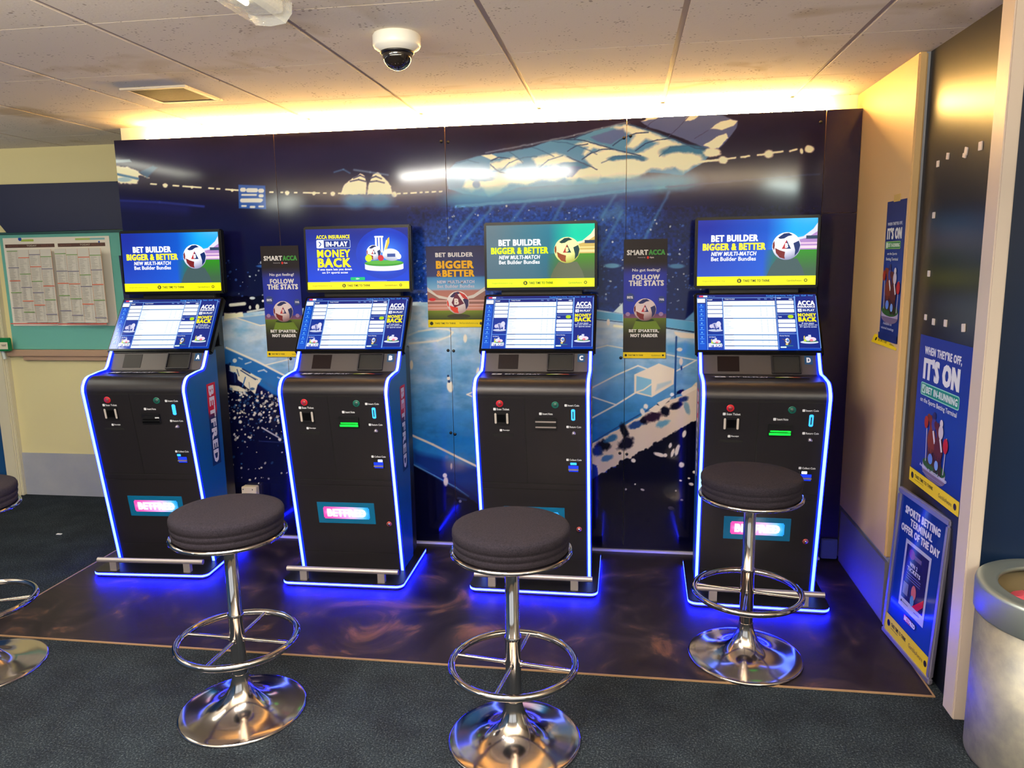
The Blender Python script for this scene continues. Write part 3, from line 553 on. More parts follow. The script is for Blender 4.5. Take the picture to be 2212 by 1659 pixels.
def mural_panel(x0, x1, z0, z1, label, plain=False, res=.0026, group='printed boards of the stadium mural', y=0.0, tilt=(0, 0), bow=0.0):
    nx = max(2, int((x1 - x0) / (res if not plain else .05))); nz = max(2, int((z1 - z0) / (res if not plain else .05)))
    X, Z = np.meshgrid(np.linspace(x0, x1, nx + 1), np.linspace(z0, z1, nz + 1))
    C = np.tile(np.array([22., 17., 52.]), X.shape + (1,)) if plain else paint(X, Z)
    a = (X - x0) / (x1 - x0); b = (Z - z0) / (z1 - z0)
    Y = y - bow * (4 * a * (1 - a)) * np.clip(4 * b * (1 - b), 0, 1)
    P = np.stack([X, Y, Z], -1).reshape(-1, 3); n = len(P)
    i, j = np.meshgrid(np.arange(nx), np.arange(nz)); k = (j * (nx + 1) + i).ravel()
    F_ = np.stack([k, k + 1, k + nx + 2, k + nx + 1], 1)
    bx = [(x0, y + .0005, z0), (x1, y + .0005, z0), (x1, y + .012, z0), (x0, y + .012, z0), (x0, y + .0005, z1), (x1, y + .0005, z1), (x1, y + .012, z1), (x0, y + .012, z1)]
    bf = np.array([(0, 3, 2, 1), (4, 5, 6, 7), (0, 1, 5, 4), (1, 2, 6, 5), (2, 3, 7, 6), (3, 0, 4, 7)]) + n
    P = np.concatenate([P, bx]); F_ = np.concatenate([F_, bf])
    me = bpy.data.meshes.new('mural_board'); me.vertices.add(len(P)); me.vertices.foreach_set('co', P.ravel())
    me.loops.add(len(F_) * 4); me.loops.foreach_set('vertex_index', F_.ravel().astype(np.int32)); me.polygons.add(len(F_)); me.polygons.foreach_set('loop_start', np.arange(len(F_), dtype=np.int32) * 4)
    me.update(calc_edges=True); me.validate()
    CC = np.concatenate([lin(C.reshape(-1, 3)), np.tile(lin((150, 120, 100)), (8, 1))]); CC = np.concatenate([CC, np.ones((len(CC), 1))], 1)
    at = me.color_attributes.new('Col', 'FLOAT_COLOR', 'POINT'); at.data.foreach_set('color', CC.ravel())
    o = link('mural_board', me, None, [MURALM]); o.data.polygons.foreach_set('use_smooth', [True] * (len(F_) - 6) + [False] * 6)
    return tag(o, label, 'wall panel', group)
m_cap = mat('black_screw_cap', (10, 12, 16), .3)
def caps(board, pts):
    for u, v in pts:
        x, z = onmural(u, v); MB().lathe([(.0078, 0), (.0075, .003), (.004, .0055), (0, .006)], 20, M=frame((float(x), 0, float(z)), (1, 0, 0), (0, 0, 1))).build('screw_cap', m_cap, board)
MT = 2.172
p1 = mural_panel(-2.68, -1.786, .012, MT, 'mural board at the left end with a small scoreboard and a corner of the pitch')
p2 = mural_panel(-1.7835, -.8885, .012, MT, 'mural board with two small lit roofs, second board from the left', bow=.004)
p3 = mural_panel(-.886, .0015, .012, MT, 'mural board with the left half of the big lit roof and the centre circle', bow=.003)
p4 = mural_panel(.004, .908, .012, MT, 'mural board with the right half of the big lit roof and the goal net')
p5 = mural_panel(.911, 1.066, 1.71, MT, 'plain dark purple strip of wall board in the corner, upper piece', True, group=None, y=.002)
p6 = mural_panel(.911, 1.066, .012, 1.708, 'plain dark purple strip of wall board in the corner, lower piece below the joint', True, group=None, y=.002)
caps(p1, [(560, 420)][:0]); caps(p2, [(628, 775), (953, 306)]); caps(p3, [(968, 307), (968, 757), (974, 935), (983, 938), (962, 387), (1348, 298), (1341, 773), (1341, 979)][:1] + [(980, 758), (983, 938), (1348, 298), (1341, 773), (1339, 979)]); caps(p4, [(1362, 294), (1354, 981), (1773, 264)]); caps(p2, [(968, 757), (974, 935)])

# ------------------------------------------------------------------ cove light on top of the boards
t = thing('cove_light', 'glowing warm white strip light in the gap between mural and ceiling', 'strip light', (0, .045, 2.156))
MB().box((-2.6, -.012, -.005), (.985, .04, .012)).build('batten', mat('white_batten', (225, 215, 190), .5), t)
MB().rod((-2.52, 0, .03), (.93, 0, .03), .010, 16).build('tube', mat('warm_tube_glow', (255, 200, 120), .5, emis=(255, 200, 112), es=260), t)

# ================================================================== BETTING TERMINALS
m_kdark = mat('charcoal_powder_coat', (40, 38, 43), .36, metal=.45, bump=(420, .12, .0006))
m_kblack = mat('terminal_black', (14, 14, 18), .4)
m_kgap = mat('terminal_seam', (6, 6, 8), .7)
m_kblue = mat('terminal_blue_side', (10, 78, 140), .38)
m_bezel = mat('gloss_black_bezel', (4, 4, 6), .28, spec=.28)
m_ledw = mat('led_core', (200, 230, 255), .4, emis=(120, 190, 255), es=1.5)
m_ledb = mat('led_edge_halo', (0, 10, 200), .4, emis=(2, 8, 255), es=9)  # strip's translucent edge, with the lens halo put into its deep blue emission
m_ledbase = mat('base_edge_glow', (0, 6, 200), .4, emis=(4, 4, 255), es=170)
m_steel = mat('brushed_steel', (200, 188, 186), .42, metal=.75)
m_chrome = mat('chrome', (205, 198, 196), .07, metal=1)
m_white = mat('white_plastic', (228, 228, 232), .4)
m_green_on = mat('note_light_green', (20, 220, 60), .4, emis=(10, 235, 50), es=1.6)
m_blue_on = mat('coin_light_blue', (60, 170, 255), .4, emis=(40, 150, 255), es=1.5)
def upper_art(kind):
    a = Art(1.76, 1.0)
    if kind == 'money':
        a.grid(0, 0, 1.76, .875, lambda x, y: mix((30, 40, 130), (10, 60, 205), y * 1.1), 12, 12)
        a.ell(1.36, .42, .5, .42, None, fn=lambda x, y: mix((70, 150, 255), (18, 55, 185), (x * x + y * y) ** .5 * 1.2), n=32)
        a.text('ACCA INSURANCE', .18, .10, .765, .16, YE, .045)
        a.rect(.18, .176, .77, .316, (190, 205, 235), .02); a.rect(.187, .183, .763, .309, (18, 45, 130), .018); a.rect(.187, .183, .31, .309, WH, .01); a.line([(.225, .205), (.265, .246), (.225, .287)], .016, (18, 60, 150))
        a.text('IN-PLAY', .345, .208, .725, .287, WH, .05); a.text('MONEY', .185, .34, .765, .465, YE, .055); a.text('BACK', .19, .482, .77, .63, YE, .055)
        a.text('If one team lets you down', .185, .645, .78, .695, WH, .02); a.text('on 5+ sports accas', .26, .7, .71, .745, WH, .02)
        a.ell(1.34, .665, .33, .04, (225, 225, 235)); a.rect(1.01, .585, 1.67, .665, (228, 226, 238)); a.ell(1.34, .575, .335, .05, (60, 150, 40)); a.ell(1.34, .56, .31, .035, (90, 175, 60))
        for k in range(3): a.rect(1.2 + k * .05, .14, 1.23 + k * .05, .4, WH, .01)
        a.rect(1.19, .13, 1.345, .155, WH, .01); a.poly([(1.36, .36), (1.41, .18), (1.445, .15), (1.445, .24), (1.39, .36)], (240, 200, 60)); a.line([(1.32, .5), (1.4, .2)], .02, (245, 225, 190))
        football(a, 1.17, .4, .125); a.ell(1.08, .49, .058, .058, (215, 235, 40)); a.ell(1.29, .49, .05, .05, (205, 40, 50))
        a.ell(1.47, .44, .15, .1, None, .12, fn=lambda x, y: mix((245, 245, 250), (150, 155, 180), y * .8 + .1)); a.rect(1.40, .42, 1.54, .475, (60, 80, 150)); a.ell(1.6, .47, .04, .045, (235, 235, 245))
        a.rect(.755, .8, 1.005, .85, (10, 190, 110), .012); a.text('18+', .85, .812, .91, .838, WH, .01); a.rect(.4, .862, 1.38, .866, (200, 210, 240))
        a.rect(0, .875, 1.76, 1, YE); band(a, .875, 1)
        return a
    teal = kind == 'teal'  # green cast of a reflection put into the advert's palette
    c0, c1 = ((96, 118, 128), (10, 120, 150)) if teal else ((22, 40, 150), (0, 110, 225))
    bg = lambda x, y: mix(mix(c0, c1, x / 1.76 * 1.2 - .1), (60, 90, 105) if teal else (40, 90, 210), y / .862 * .7 - .1)
    a.grid(0, 0, 1.76, .862, lambda x, y: bg(x * 1.76, y * .862), 14, 10)
    sky0 = (0, 205, 165) if teal else (0, 165, 235); sky1 = (190, 240, 190) if teal else (190, 230, 245)
    a.grid(1.02, 0, 1.76, .46, lambda x, y: mix(mix(bg(1.02 + x * .74, y * .46), sky0, x * 1.9), sky1, max(0, y * 1.9 - 1.0) * min(1, x * 1.5)), 14, 12)
    a.poly([(1.40, .30), (1.56, .27), (1.70, .16), (1.76, .07), (1.76, .30), (1.6, .36)], (240, 230, 190) if teal else (215, 215, 235))
    a.poly([(1.45, .33), (1.62, .29), (1.76, .2), (1.76, .48), (1.45, .48)], (205, 175, 90) if teal else (170, 130, 190)); a.rect(1.5, .36, 1.76, .385, (230, 210, 130) if teal else (225, 190, 215)); a.rect(1.5, .41, 1.76, .45, (235, 215, 150) if teal else (240, 205, 220)); a.rect(1.6, .26, 1.76, .31, (40, 60, 90))
    a.grid(.98, .468, 1.76, .862, lambda x, y: mix(mix(bg(.98 + x * .78, .468 + y * .394), (70, 140, 20) if teal else (45, 140, 25), min(1, x * 2.2)), (78, 92, 60) if teal else (62, 96, 66), y * 1.3 * min(1, x * 3)), 12, 8)
    a.poly([(1.18, .60), (1.48, .60), (1.56, .74), (1.6, .862), (1.04, .862), (1.1, .72)], (98, 104, 76) if teal else (66, 88, 88))
    football(a, 1.318, .413, .207, (250, 250, 170) if teal else (248, 248, 252), (170, 170, 60) if teal else (140, 140, 175), (20, 60, 60) if teal else (14, 40, 100), (150, 70, 30) if teal else (120, 30, 30))
    yc = (225, 255, 0) if teal else (255, 240, 40)
    a.text('BET BUILDER', .2, .232, .9, .33, WH, .06); a.text('BIGGER & BETTER', .075, .357, 1.015, .46, yc, .06); a.text('NEW MULTI-MATCH', .205, .485, .872, .545, WH, .045, .15); a.text('Bet Builder Bundles', .205, .562, .875, .625, WH, .03)
    a.rect(0, .862, 1.76, 1, (235, 255, 20) if teal else (250, 245, 0)); band(a, .862, 1)
    return a
def lower_art():
    a = Art(1.81, 1.0); w = 1.81
    X = lambda u: u * w
    NB = (16, 52, 150); LB = (120, 170, 240); W2 = (236, 246, 255)
    a.grid(0, 0, w, 1, lambda x, y: mix((14, 34, 118), (12, 60, 175), y), 6, 6)
    a.rect(X(.02), .015, X(.09), .045, (225, 60, 90)); a.rect(X(.055), .015, X(.09), .045, W2); a.text('Sports  Live', X(.1), .02, X(.155), .042, LB, 0)
    for k, (x0, x1) in enumerate(((.59, .65), (.66, .75), (.765, .81), (.82, .865), (.88, .92), (.935, .975))): a.text(('Football', 'Horse Racing', 'In-Play', 'Tennis', 'Golf', 'Virtual')[k], X(x0), .015, X(x1), .04, (70, 170, 255), .03)
    a.rect(X(.0), .056, X(.995), .064, LB)
    a.rect(X(.003), .075, X(.07), .15, W2); a.rect(X(.003), .17, X(.07), 1, (12, 84, 205))
    for k in range(9):
        y = .195 + k * .083; a.ell(X(.036), y, .012, .012, (110, 185, 255)); a.rect(X(.018), y + .028, X(.055), y + .036, (90, 165, 250))
    a.rect(X(.078), .064, X(.0835), 1, LB); a.rect(X(.0), .064, X(.003), 1, LB)
    a.text('Football', X(.09), .085, X(.13), .11, W2, .02)
    for k in range(4): y = .134 + k * .0755; a.rect(X(.088), y, X(.213), y + .064, W2, .008); a.ell(X(.2), y + .03, .004, .004, (90, 110, 170))
    a.rect(X(.088), .45, X(.213), .725, NB); a.rect(X(.085), .737, X(.213), .745, LB)
    def horse(cx, cy, s):
        a.ell(cx, cy + .085 * s, .11 * s, .022 * s, (190, 200, 225)); a.ell(cx, cy, .06 * s, .05 * s, (180, 180, 215)); a.ell(cx + .05 * s, cy - .03 * s, .035 * s, .05 * s, (215, 215, 240)); a.ell(cx - .06 * s, cy + .01 * s, .03 * s, .035 * s, (205, 200, 230)); a.ell(cx + .07 * s, cy + .04 * s, .014 * s, .045 * s, (220, 215, 245)); a.line([(cx - .02 * s, cy - .03 * s), (cx + .01 * s, cy + .08 * s)], .015 * s, (40, 60, 150))
    horse(X(.15), .575, 1.0)
    a.text('Live Sports', X(.095), .768, X(.15), .79, W2, .02)
    def podium(cx, cy, s):
        a.ell(cx, cy + .05 * s, .13 * s, .025 * s, (215, 225, 240)); a.ell(cx + .02 * s, cy + .035 * s, .1 * s, .015 * s, (70, 130, 90)); a.ell(cx - .02 * s, cy - .01 * s, .04 * s, .04 * s, (225, 225, 240)); a.ell(cx + .045 * s, cy, .055 * s, .035 * s, (240, 215, 230)); a.ell(cx - .06 * s, cy + .02 * s, .02 * s, .02 * s, (200, 225, 60)); a.ell(cx + .03 * s, cy + .02 * s, .025 * s, .02 * s, (225, 120, 140)); a.rect(cx - .01 * s, cy - .075 * s, cx + .03 * s, cy - .03 * s, (210, 215, 240)); a.poly([(cx - .075 * s, cy - .05 * s), (cx - .06 * s, cy - .06 * s), (cx - .065 * s, cy), (cx - .08 * s, cy - .005 * s)], (235, 215, 90))
    podium(X(.145), .86, .8); a.text('BET IN-PLAY', X(.09), .915, X(.205), .955, WH, .05)
    a.rect(X(.215), .064, X(.22), .995, LB); a.rect(X(.222), .13, X(.655), .995, (240, 250, 255))
    a.text('Today\'s Football', X(.235), .085, X(.32), .108, W2, .03)
    for x in (.515, .57, .62): a.text('Home' if x < .52 else 'Draw' if x < .6 else 'Away', X(x), .085, X(x + .022), .105, (150, 190, 250), .02)
    for y in (.215, .44, .735, .83, .93): a.rect(X(.224), y, X(.655), y + .014, (52, 120, 190)); a.rect(X(.224), y + .002, X(.3), y + .012, (20, 50, 130))
    for y in [.15, .175, .255, .28, .31, .335, .375, .4, .48, .505, .54, .565, .6, .63, .66, .69, .765, .79, .86, .885, .955]:
        a.rect(X(.228), y, X(.228 + random.uniform(.03, .08)), y + .008, (200, 214, 236))
        for x in (.53, .58, .63): a.rect(X(x), y, X(x + .008), y + .006, (150, 180, 220))
    a.rect(X(.658), .064, X(.663), 1, LB); a.rect(X(.812), .064, X(.822), 1, LB)
    a.text('Cricket', X(.672), .085, X(.705), .11, W2, .02); a.ell(X(.785), .12, .03, .012, (200, 210, 230))
    for y in (.144, .22, .295): a.rect(X(.668), y, X(.807), y + .064, W2, .008)
    a.rect(X(.663), .393, X(.812), .398, LB); a.text('Tennis', X(.672), .425, X(.7), .45, W2, .02); a.rect(X(.75), .405, X(.797), .465, (180, 215, 30), .03)
    for y in (.484, .56, .638): a.rect(X(.668), y, X(.807), y + .064, W2, .008)
    a.rect(X(.663), .735, X(.812), .742, LB); a.rect(X(.668), .75, X(.81), 1, NB); a.text('Horse Racing', X(.672), .765, X(.75), .785, W2, .03)
    a.ell(X(.735), .87, .05, .06, (60, 60, 90)); a.ell(X(.73), .86, .03, .045, (225, 225, 245)); a.ell(X(.735), .86, .015, .025, (40, 130, 220)); a.ell(X(.725), .92, .02, .015, (235, 205, 110)); a.rect(X(.672), .96, X(.72), .985, (210, 235, 235), .01); a.rect(X(.71), .945, X(.775), .952, (60, 150, 110)); a.line([(X(.69), .83), (X(.74), .88)], .01, (110, 80, 70))
    a.rect(X(.825), .068, X(.99), .985, (10, 36, 130)); a.rect(X(.99), .064, X(.995), .99, LB); a.rect(X(.825), .985, X(.995), .99, (90, 120, 200))
    a.text('ACCA', X(.838), .155, X(.978), .235, WH, .06); a.text('INSURANCE', X(.836), .245, X(.978), .28, WH, .05)
    a.rect(X(.833), .297, X(.982), .357, (90, 130, 200), .01); a.rect(X(.835), .3, X(.98), .354, (14, 40, 125), .01); a.rect(X(.835), .3, X(.866), .354, WH); a.line([(X(.845), .31), (X(.857), .327), (X(.845), .344)], .008, (18, 60, 150)); a.text('IN-PLAY', X(.875), .31, X(.97), .343, WH, .05)
    a.text('MONEY', X(.832), .383, X(.98), .44, YE, .06); a.text('BACK', X(.832), .452, X(.98), .53, YE, .06)
    a.text('If one team', X(.858), .55, X(.955), .572, W2, .02); a.text('lets you down on', X(.836), .58, X(.98), .605, W2, .02); a.text('5+ sports accas', X(.84), .612, X(.975), .64, W2, .02)
    podium(X(.905), .84, 1.0)
    return a
LOWER = lower_art(); UPPER = {k: upper_art(k) for k in ('blue', 'teal', 'money')}
HB = .2526
def face_y(z): return .176 - .16 * z       # the leaning front panel
def kiosk(letter, x, y, rz, upper, note_on, label, coin='blue'):
    T = thing('betting_terminal', label, 'betting terminal', (x, y, 0), rz, 'blue-lit betting terminals along the mural wall')
    # side outline: leaning front, rolled shoulder, flat deck, sloping neck
    sh = [(face_y(.93), .93)]
    for k in range(25):
        a = rad(k * 88 / 24); sh.append((.094 - .066 * math.cos(a), .93 + .066 * math.sin(a)))
    prof = [(face_y(.03), .03)] + sh + [(.225, 1.002), (.275, 1.09)]
    body = prof + [(.35, 1.09), (.35, .03)]
    hb = HB - .013
    MB().prism(body, -hb, hb).build('body', m_kdark, T)
    # front skin details: seams between doors
    def on(z, out=0.0): return (face_y(z) - out * 1.0)
    def fpatch(mb, x0, x1, z0, z1, out=.0012, th=.002): # a box lying on the leaning front
        for_ = frame((0, face_y(0), 0), (1, 0, 0), (0, -.16, 1)); L = math.hypot(1, .16); return mb.box((x0, z0 * L, -.002), (x1, z1 * L, out), for_)
    FM = frame((0, face_y(0), 0), (1, 0, 0), (0, -.16, 1)); L = math.hypot(1, .16)
    def fbox(mb, x0, x1, z0, z1, o0, o1, r=0):
        return mb.bbox((x0, z0 * L, o0), (x1, z1 * L, o1), r, FM) if r else mb.box((x0, z0 * L, o0), (x1, z1 * L, o1), FM)
    fbox(MB(), -.2392, .2392, .034, .921, -.003, .0004).build('seam_backing', m_kgap, T)
    fbox(MB(), -.2385, -.0285, .509, .917, -.003, .0022, .0012).build('door', m_kdark, T)
    fbox(MB(), -.0255, .2385, .509, .917, -.003, .0022, .0012).build('door', m_kdark, T)
    ld = fbox(MB(), -.2385, .2385, .1237, .4755, -.003, .0022, .0012).build('door', m_kdark, T)
    fbox(MB(), -.2385, .2385, .4795, .505, -.003, .0035, .001).build('ledge', m_kdark, T)
    fbox(MB(), -.2385, .2385, .036, .1205, -.003, .0015, .001).build('toe_panel', m_kdark, T)
    # side skins
    for s in (-1, 1):
        b = MB(); b.prism(body, s * hb, s * (HB + .004)); side = b.build('side_panel', m_kblue, T)
        A = Art(.42, .1)
        A.grid(0, 0, .42, .1, lambda u, v: mix((205, 20, 50), (14, 40, 92), (u - .32) * 9), 40, 1)
        A.text('BETFRED', .012, .022, .408, .078, (235, 225, 225), .07)
        if s > 0: Mx = frame((HB + .0042, .225, .93), (0, 0, -1), (0, 1, 0))
        else: Mx = frame((-HB - .0042, .305, .93), (0, 0, -1), (0, -1, 0))
        A.build('side_lettering', Mx, .42, .088, PRINT, side)
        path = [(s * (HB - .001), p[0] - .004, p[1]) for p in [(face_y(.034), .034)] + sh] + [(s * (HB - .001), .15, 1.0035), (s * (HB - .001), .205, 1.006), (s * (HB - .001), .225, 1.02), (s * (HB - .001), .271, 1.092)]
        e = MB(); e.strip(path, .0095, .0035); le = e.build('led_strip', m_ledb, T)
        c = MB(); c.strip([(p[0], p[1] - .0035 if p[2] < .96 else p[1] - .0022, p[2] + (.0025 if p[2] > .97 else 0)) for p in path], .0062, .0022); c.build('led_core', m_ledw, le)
    # rear spine carrying the monitors
    MB().bbox((-.245, .352, .03), (.245, .468, 1.10), .004).bbox((-.2, .505, 1.0), (.2, .56, 1.62), .004).bbox((-.15, .40, 1.0), (.15, .52, 1.16), .004).build('rear_housing', m_kblack, T)
    # base plate with its light line
    r = .035; n = 6; pl = []
    for cx, cy, a0 in ((-.2956 + r, r, 180), (.2956 - r, r, 270)):
        for k in range(n + 1): a = rad(a0 + k * 90 / n); pl.append((cx + r * math.cos(a), cy + r * math.sin(a)))
    pl += [(.2956, .455), (-.2956, .455)]
    ins = lambda d: [(px * (1 - d / .2956), py + (d if py < .2 else 0)) for px, py in pl]
    MB().prism(ins(.004), .004, .014, 'z').prism(pl, .0275, .033, 'z').box((-.2965, .4545, .004), (.2965, .461, .033)).build('base_plate', m_kblack, T)
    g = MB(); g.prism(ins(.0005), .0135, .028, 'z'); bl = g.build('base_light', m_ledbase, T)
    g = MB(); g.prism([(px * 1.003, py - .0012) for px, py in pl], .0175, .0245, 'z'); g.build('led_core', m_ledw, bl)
    # foot bar
    fb = MB(); fb.rod((-.272, .022, .085), (.272, .022, .085), .0125, 24); fbo = fb.build('foot_bar', m_steel, T)
    for s in (-1, 1): MB().box((s * .19 - .017, .012, .033), (s * .19 + .017, .036, .08)).build('bracket', m_steel, fbo)
    # logo window
    w = MB(); fbox(w, -.143, .14, .278, .388, .001, .0045, .0012); lw = w.build('logo_window', mat('petrol_window', (6, 84, 118), .2, emis=(4, 66, 104), es=.5), T)
    A = Art(.228, .062)
    def lg(x, y):
        c = mix((255, 60, 150), (255, 170, 230), x * 1.6) if x < .55 else mix((255, 170, 230), (60, 190, 255), (x - .55) * 2.2)
        ed = max(0, 1 - 7 * min(x, 1 - x)); return mix(mix(c, (255, 245, 255), max(0, 1 - abs(y - .5) * 3) * .7), (20, 140, 230) if x > .5 else (235, 70, 160), ed)
    pts_n = 28
    A.grid(.004, .0, .224, .062, lg, pts_n, 10); A.grid(.0, .006, .228, .056, lg, pts_n, 6)
    A.text('BETFRED', .018, .012, .21, .05, (255, 252, 255), .07)
    A.build('lit_sign', FM @ Matrix.Translation((-.114, .303 * L, .0048)), .228, .063, mat_sign(), lw)
    # controls
    def ftext(txt, x0, x1, z0, z1, name='caption', col=(225, 225, 230), icon=True):
        A = Art(x1 - x0, z1 - z0); h = z1 - z0
        if icon: A.rect(0, 0, h, h, col, h * .2)
        A.text(txt, h * 1.3 if icon else 0, h * .08, x1 - x0, h * .92, col, .03); return A.build(name, FM @ Matrix.Translation((x0, z0 * L, .0026)), x1 - x0, h, PRINT, T)
    ftext('Scan Ticket', -.17, -.098, .857, .869); ftext('Receipt', -.145, -.1, .758, .769); ftext('Insert Note', .035, .095, .838, .85)
    ftext('Insert Coin', .148, .212, .879, .89); ftext('Return Coin', .155, .22, .779, .79); ftext('Collect Coin', .152, .22, .622, .633)
    def button(xc, zc, mname, col, r=.0155):
        Mx = FM @ Matrix.Translation((xc, zc * L, .002))
        o = MB().lathe([(r * 1.05, 0), (r * 1.05, .002), (r * .85, .003)], 28, M=Mx).build('button', mat(mname, col, .3), T)
        MB().lathe([(r * .62, .0028), (r * .6, .0038), (0, .0045)], 24, M=Mx).build('button_cap', mat(mname + '_cap', mix(col, (70, 70, 70), .55), .3), o)
    button(-.14, .889, 'red_ring', (190, 30, 40)); button(.107, .886, 'green_ring', (20, 95, 80))
    lk = MB().lathe([(.0125, 0), (.0125, .004), (.009, .006), (.006, .0055), (0, .0055)], 24, M=FM @ Matrix.Translation((.206, .282 * L, .002))).build('lock', mat('red_brass_lock', (190, 90, 80), .3, metal=.6), T)
    MB().lathe([(.0065, .0055), (.0062, .0085), (0, .009)], 20, M=FM @ Matrix.Translation((.206, .282 * L, .002))).build('lock_barrel', m_chrome, lk)
    s = fbox(MB(), -.168, -.1, .79, .851, .001, .008, .002).build('ticket_scanner', m_kblack, T)
    for sx in (-.165, -.112): fbox(MB(), sx, sx + .009, .797, .846, .006, .0115, .002).build('scanner_bracket', mat('pale_bracket', (200, 190, 182), .4), s)
    fbox(MB(), -.152, -.116, .804, .84, .007, .009).build('scanner_glass', m_bezel, s)
    fbox(MB(), -.178, -.082, .735, .747, .001, .0035).build('receipt_slot', m_kgap, T)
    s = fbox(MB(), .016, .112, .77, .824, .001, .011, .003).build('note_acceptor', m_kblack, T)
    nm = m_green_on if note_on else (m_bezel if letter == 'A' else m_steel)
    if letter == 'C': fbox(fbox(MB(), .018, .11, .806, .813, .010, .0125), .018, .11, .781, .787, .010, .0125).build('note_bezel', nm, s)
    else:
        fbox(fbox(fbox(MB(), .019, .109, .775, .788, .0085, .0125, .002), .024, .104, .79, .797, .009, .0118, .002), .095, .107, .797 if letter == 'A' else .79, .801 if letter == 'A' else .796, .01, .0125).build('note_bezel', nm, s)
        if letter == 'A': fbox(MB(), .088, .108, .80, .806, .0105, .0125).build('note_light', m_white, s)
    s = fbox(MB(), .177, .194, .815, .867, .001, .005, .003).build('coin_slot', m_blue_on, T)
    if letter != 'A': fbox(MB(), .183, .1875, .824, .857, .004, .006).build('slot_opening', m_kgap, s)
    MB().lathe([(.007, 0), (.007, .004), (.005, .012), (0, .013)], 16, M=FM @ Matrix.Translation((.187, .757 * L, .002))).box((.18, .752 * L, .003), (.196, .758 * L, .012), FM).build('return_lever', m_steel, T)
    s = fbox(MB(), .157, .21, .568, .62, .001, .005, .003).build('coin_tray', m_kblack, T)
    if letter in 'BD': fbox(MB(), .165 if letter == 'D' else .182, .187 if letter == 'D' else .204, .602, .614, .0045, .0065, .001).build('tray_light', mat('tray_white_glow', (220, 230, 255), .4, emis=(215, 228, 255), es=1.3), s)
    else: fbox(MB(), .17 if letter == 'C' else .16, .198 if letter == 'C' else .178, .604, .615, .0045, .0065, .001).build('tray_light', m_blue_on, s)
    fbox(fbox(MB(), .161, .206, .586, .6, .0045, .0055), .163, .205, .571, .577, .0045, .0058).build('tray_glow', mat('tray_blue_glow', (10, 40, 190), .4, emis=(8, 50, 235), es=.8), s)
    fbox(MB(), .161, .206, .5795, .584, .005, .011).build('tray_lip', m_steel, s)
    # deck decal and sloping neck fittings
    A = Art(.40, .05); A.rect(.0, .008, .4, .042, (12, 22, 60), .01); A.rect(.01, .012, .055, .038, WH, .004); A.line([(.025, .017), (.037, .025), (.025, .033)], .004, (20, 40, 120)); A.text('BET IN-PLAY', .07, .013, .235, .037, (215, 220, 235), .05)
    A.ell(.31, .025, .035, .014, (235, 225, 215)); A.ell(.34, .028, .025, .01, (205, 60, 60)); A.ell(.28, .03, .02, .008, (190, 200, 60)); A.ell(.31, .036, .05, .005, (60, 120, 60))
    A.build('deck_decal', frame((-.205, .135, 1.0016), (1, 0, 0), (0, 1, -.02)), .40, .055, PRINT, T)
    NM = frame((0, .225, 1.002), (1, 0, 0), (0, .05, .088))
    MB().box((-.238, .003, -.003), (.238, .1, .001), NM).build('control_fascia', mat('taupe_fascia', (70, 65, 66), .4, metal=.3), T)
    MB().bbox((-.18, .012, -.004), (-.082, .088, .0026), .002, NM).build('scanner_window', mat('dark_red_glass', (16, 3, 6), .35, spec=.25), T)
    tr = MB(); tr.box((.055, .006, -.004), (.172, .088, .0018), NM); tro = tr.build('receipt_tray', m_kgap, T)
    MB().box((.055, .086, .0), (.172, .091, .010), NM).box((.055, .004, 0), (.172, .009, .016), NM).box((.052, .006, 0), (.057, .09, .012), NM).box((.170, .006, 0), (.175, .09, .012), NM).build('tray_rim', m_kdark, tro)
    A = Art(.034, .04); A.rect(0, 0, .034, .04, (20, 66, 104), .006); A.text(letter, .008, .009, .026, .031, WH, .08); A.build('letter_tag', NM @ Matrix.Translation((.192, .05, .0025)), .034, .04, PRINT, T, .002)
    # lower touch screen
    SW = .5235
    dz, dy = .2370, .1686; Ln = math.hypot(dz, dy)
    LM = frame((-SW / 2, .269, 1.1051), (1, 0, 0), (0, dy, dz))
    q = MB(); q.bbox((-.0125, -.0175, -.038), (SW + .0125, Ln + .014, -.0005), .007, LM); q.bbox((.03, .02, -.085), (SW - .03, Ln - .03, -.035), .01, LM)
    lm_ = q.build('lower_monitor', m_bezel, T); LOWER.build('lower_screen', LM, SW, Ln, SCREEN, lm_)
    UM = frame((-SW / 2, .4538, 1.3839), (1, 0, 0), (0, .0076, .2979))
    q = MB(); q.bbox((-.0125, -.0145, -.045), (SW + .0125, .298 + .0145, -.0005), .006, UM); um = q.build('upper_monitor', m_bezel, T)
    UPPER[upper].build('upper_screen', UM, SW, .298, SCREEN_UP, um)
    return T
def mat_sign():
    return MATS.get('lit_sign') or attr_mat('lit_sign', .3, 1.5)
kiosk('A', -2.2964, -.6036, .0537, 'blue', False, 'terminal tagged A at the left end beside the noticeboard, blue football advert above')
kiosk('B', -1.3073, -.6064, .019, 'money', True, 'terminal tagged B with MONEY BACK on its upper screen and green note slot')
kiosk('C', -.4053, -.5805, .0005, 'teal', False, 'terminal tagged C whose upper football advert looks green, behind the middle stool')
kiosk('D', .5822, -.6208, -.0257, 'blue', True, 'terminal tagged D at the right end nearest the yellow wall, stool in front')

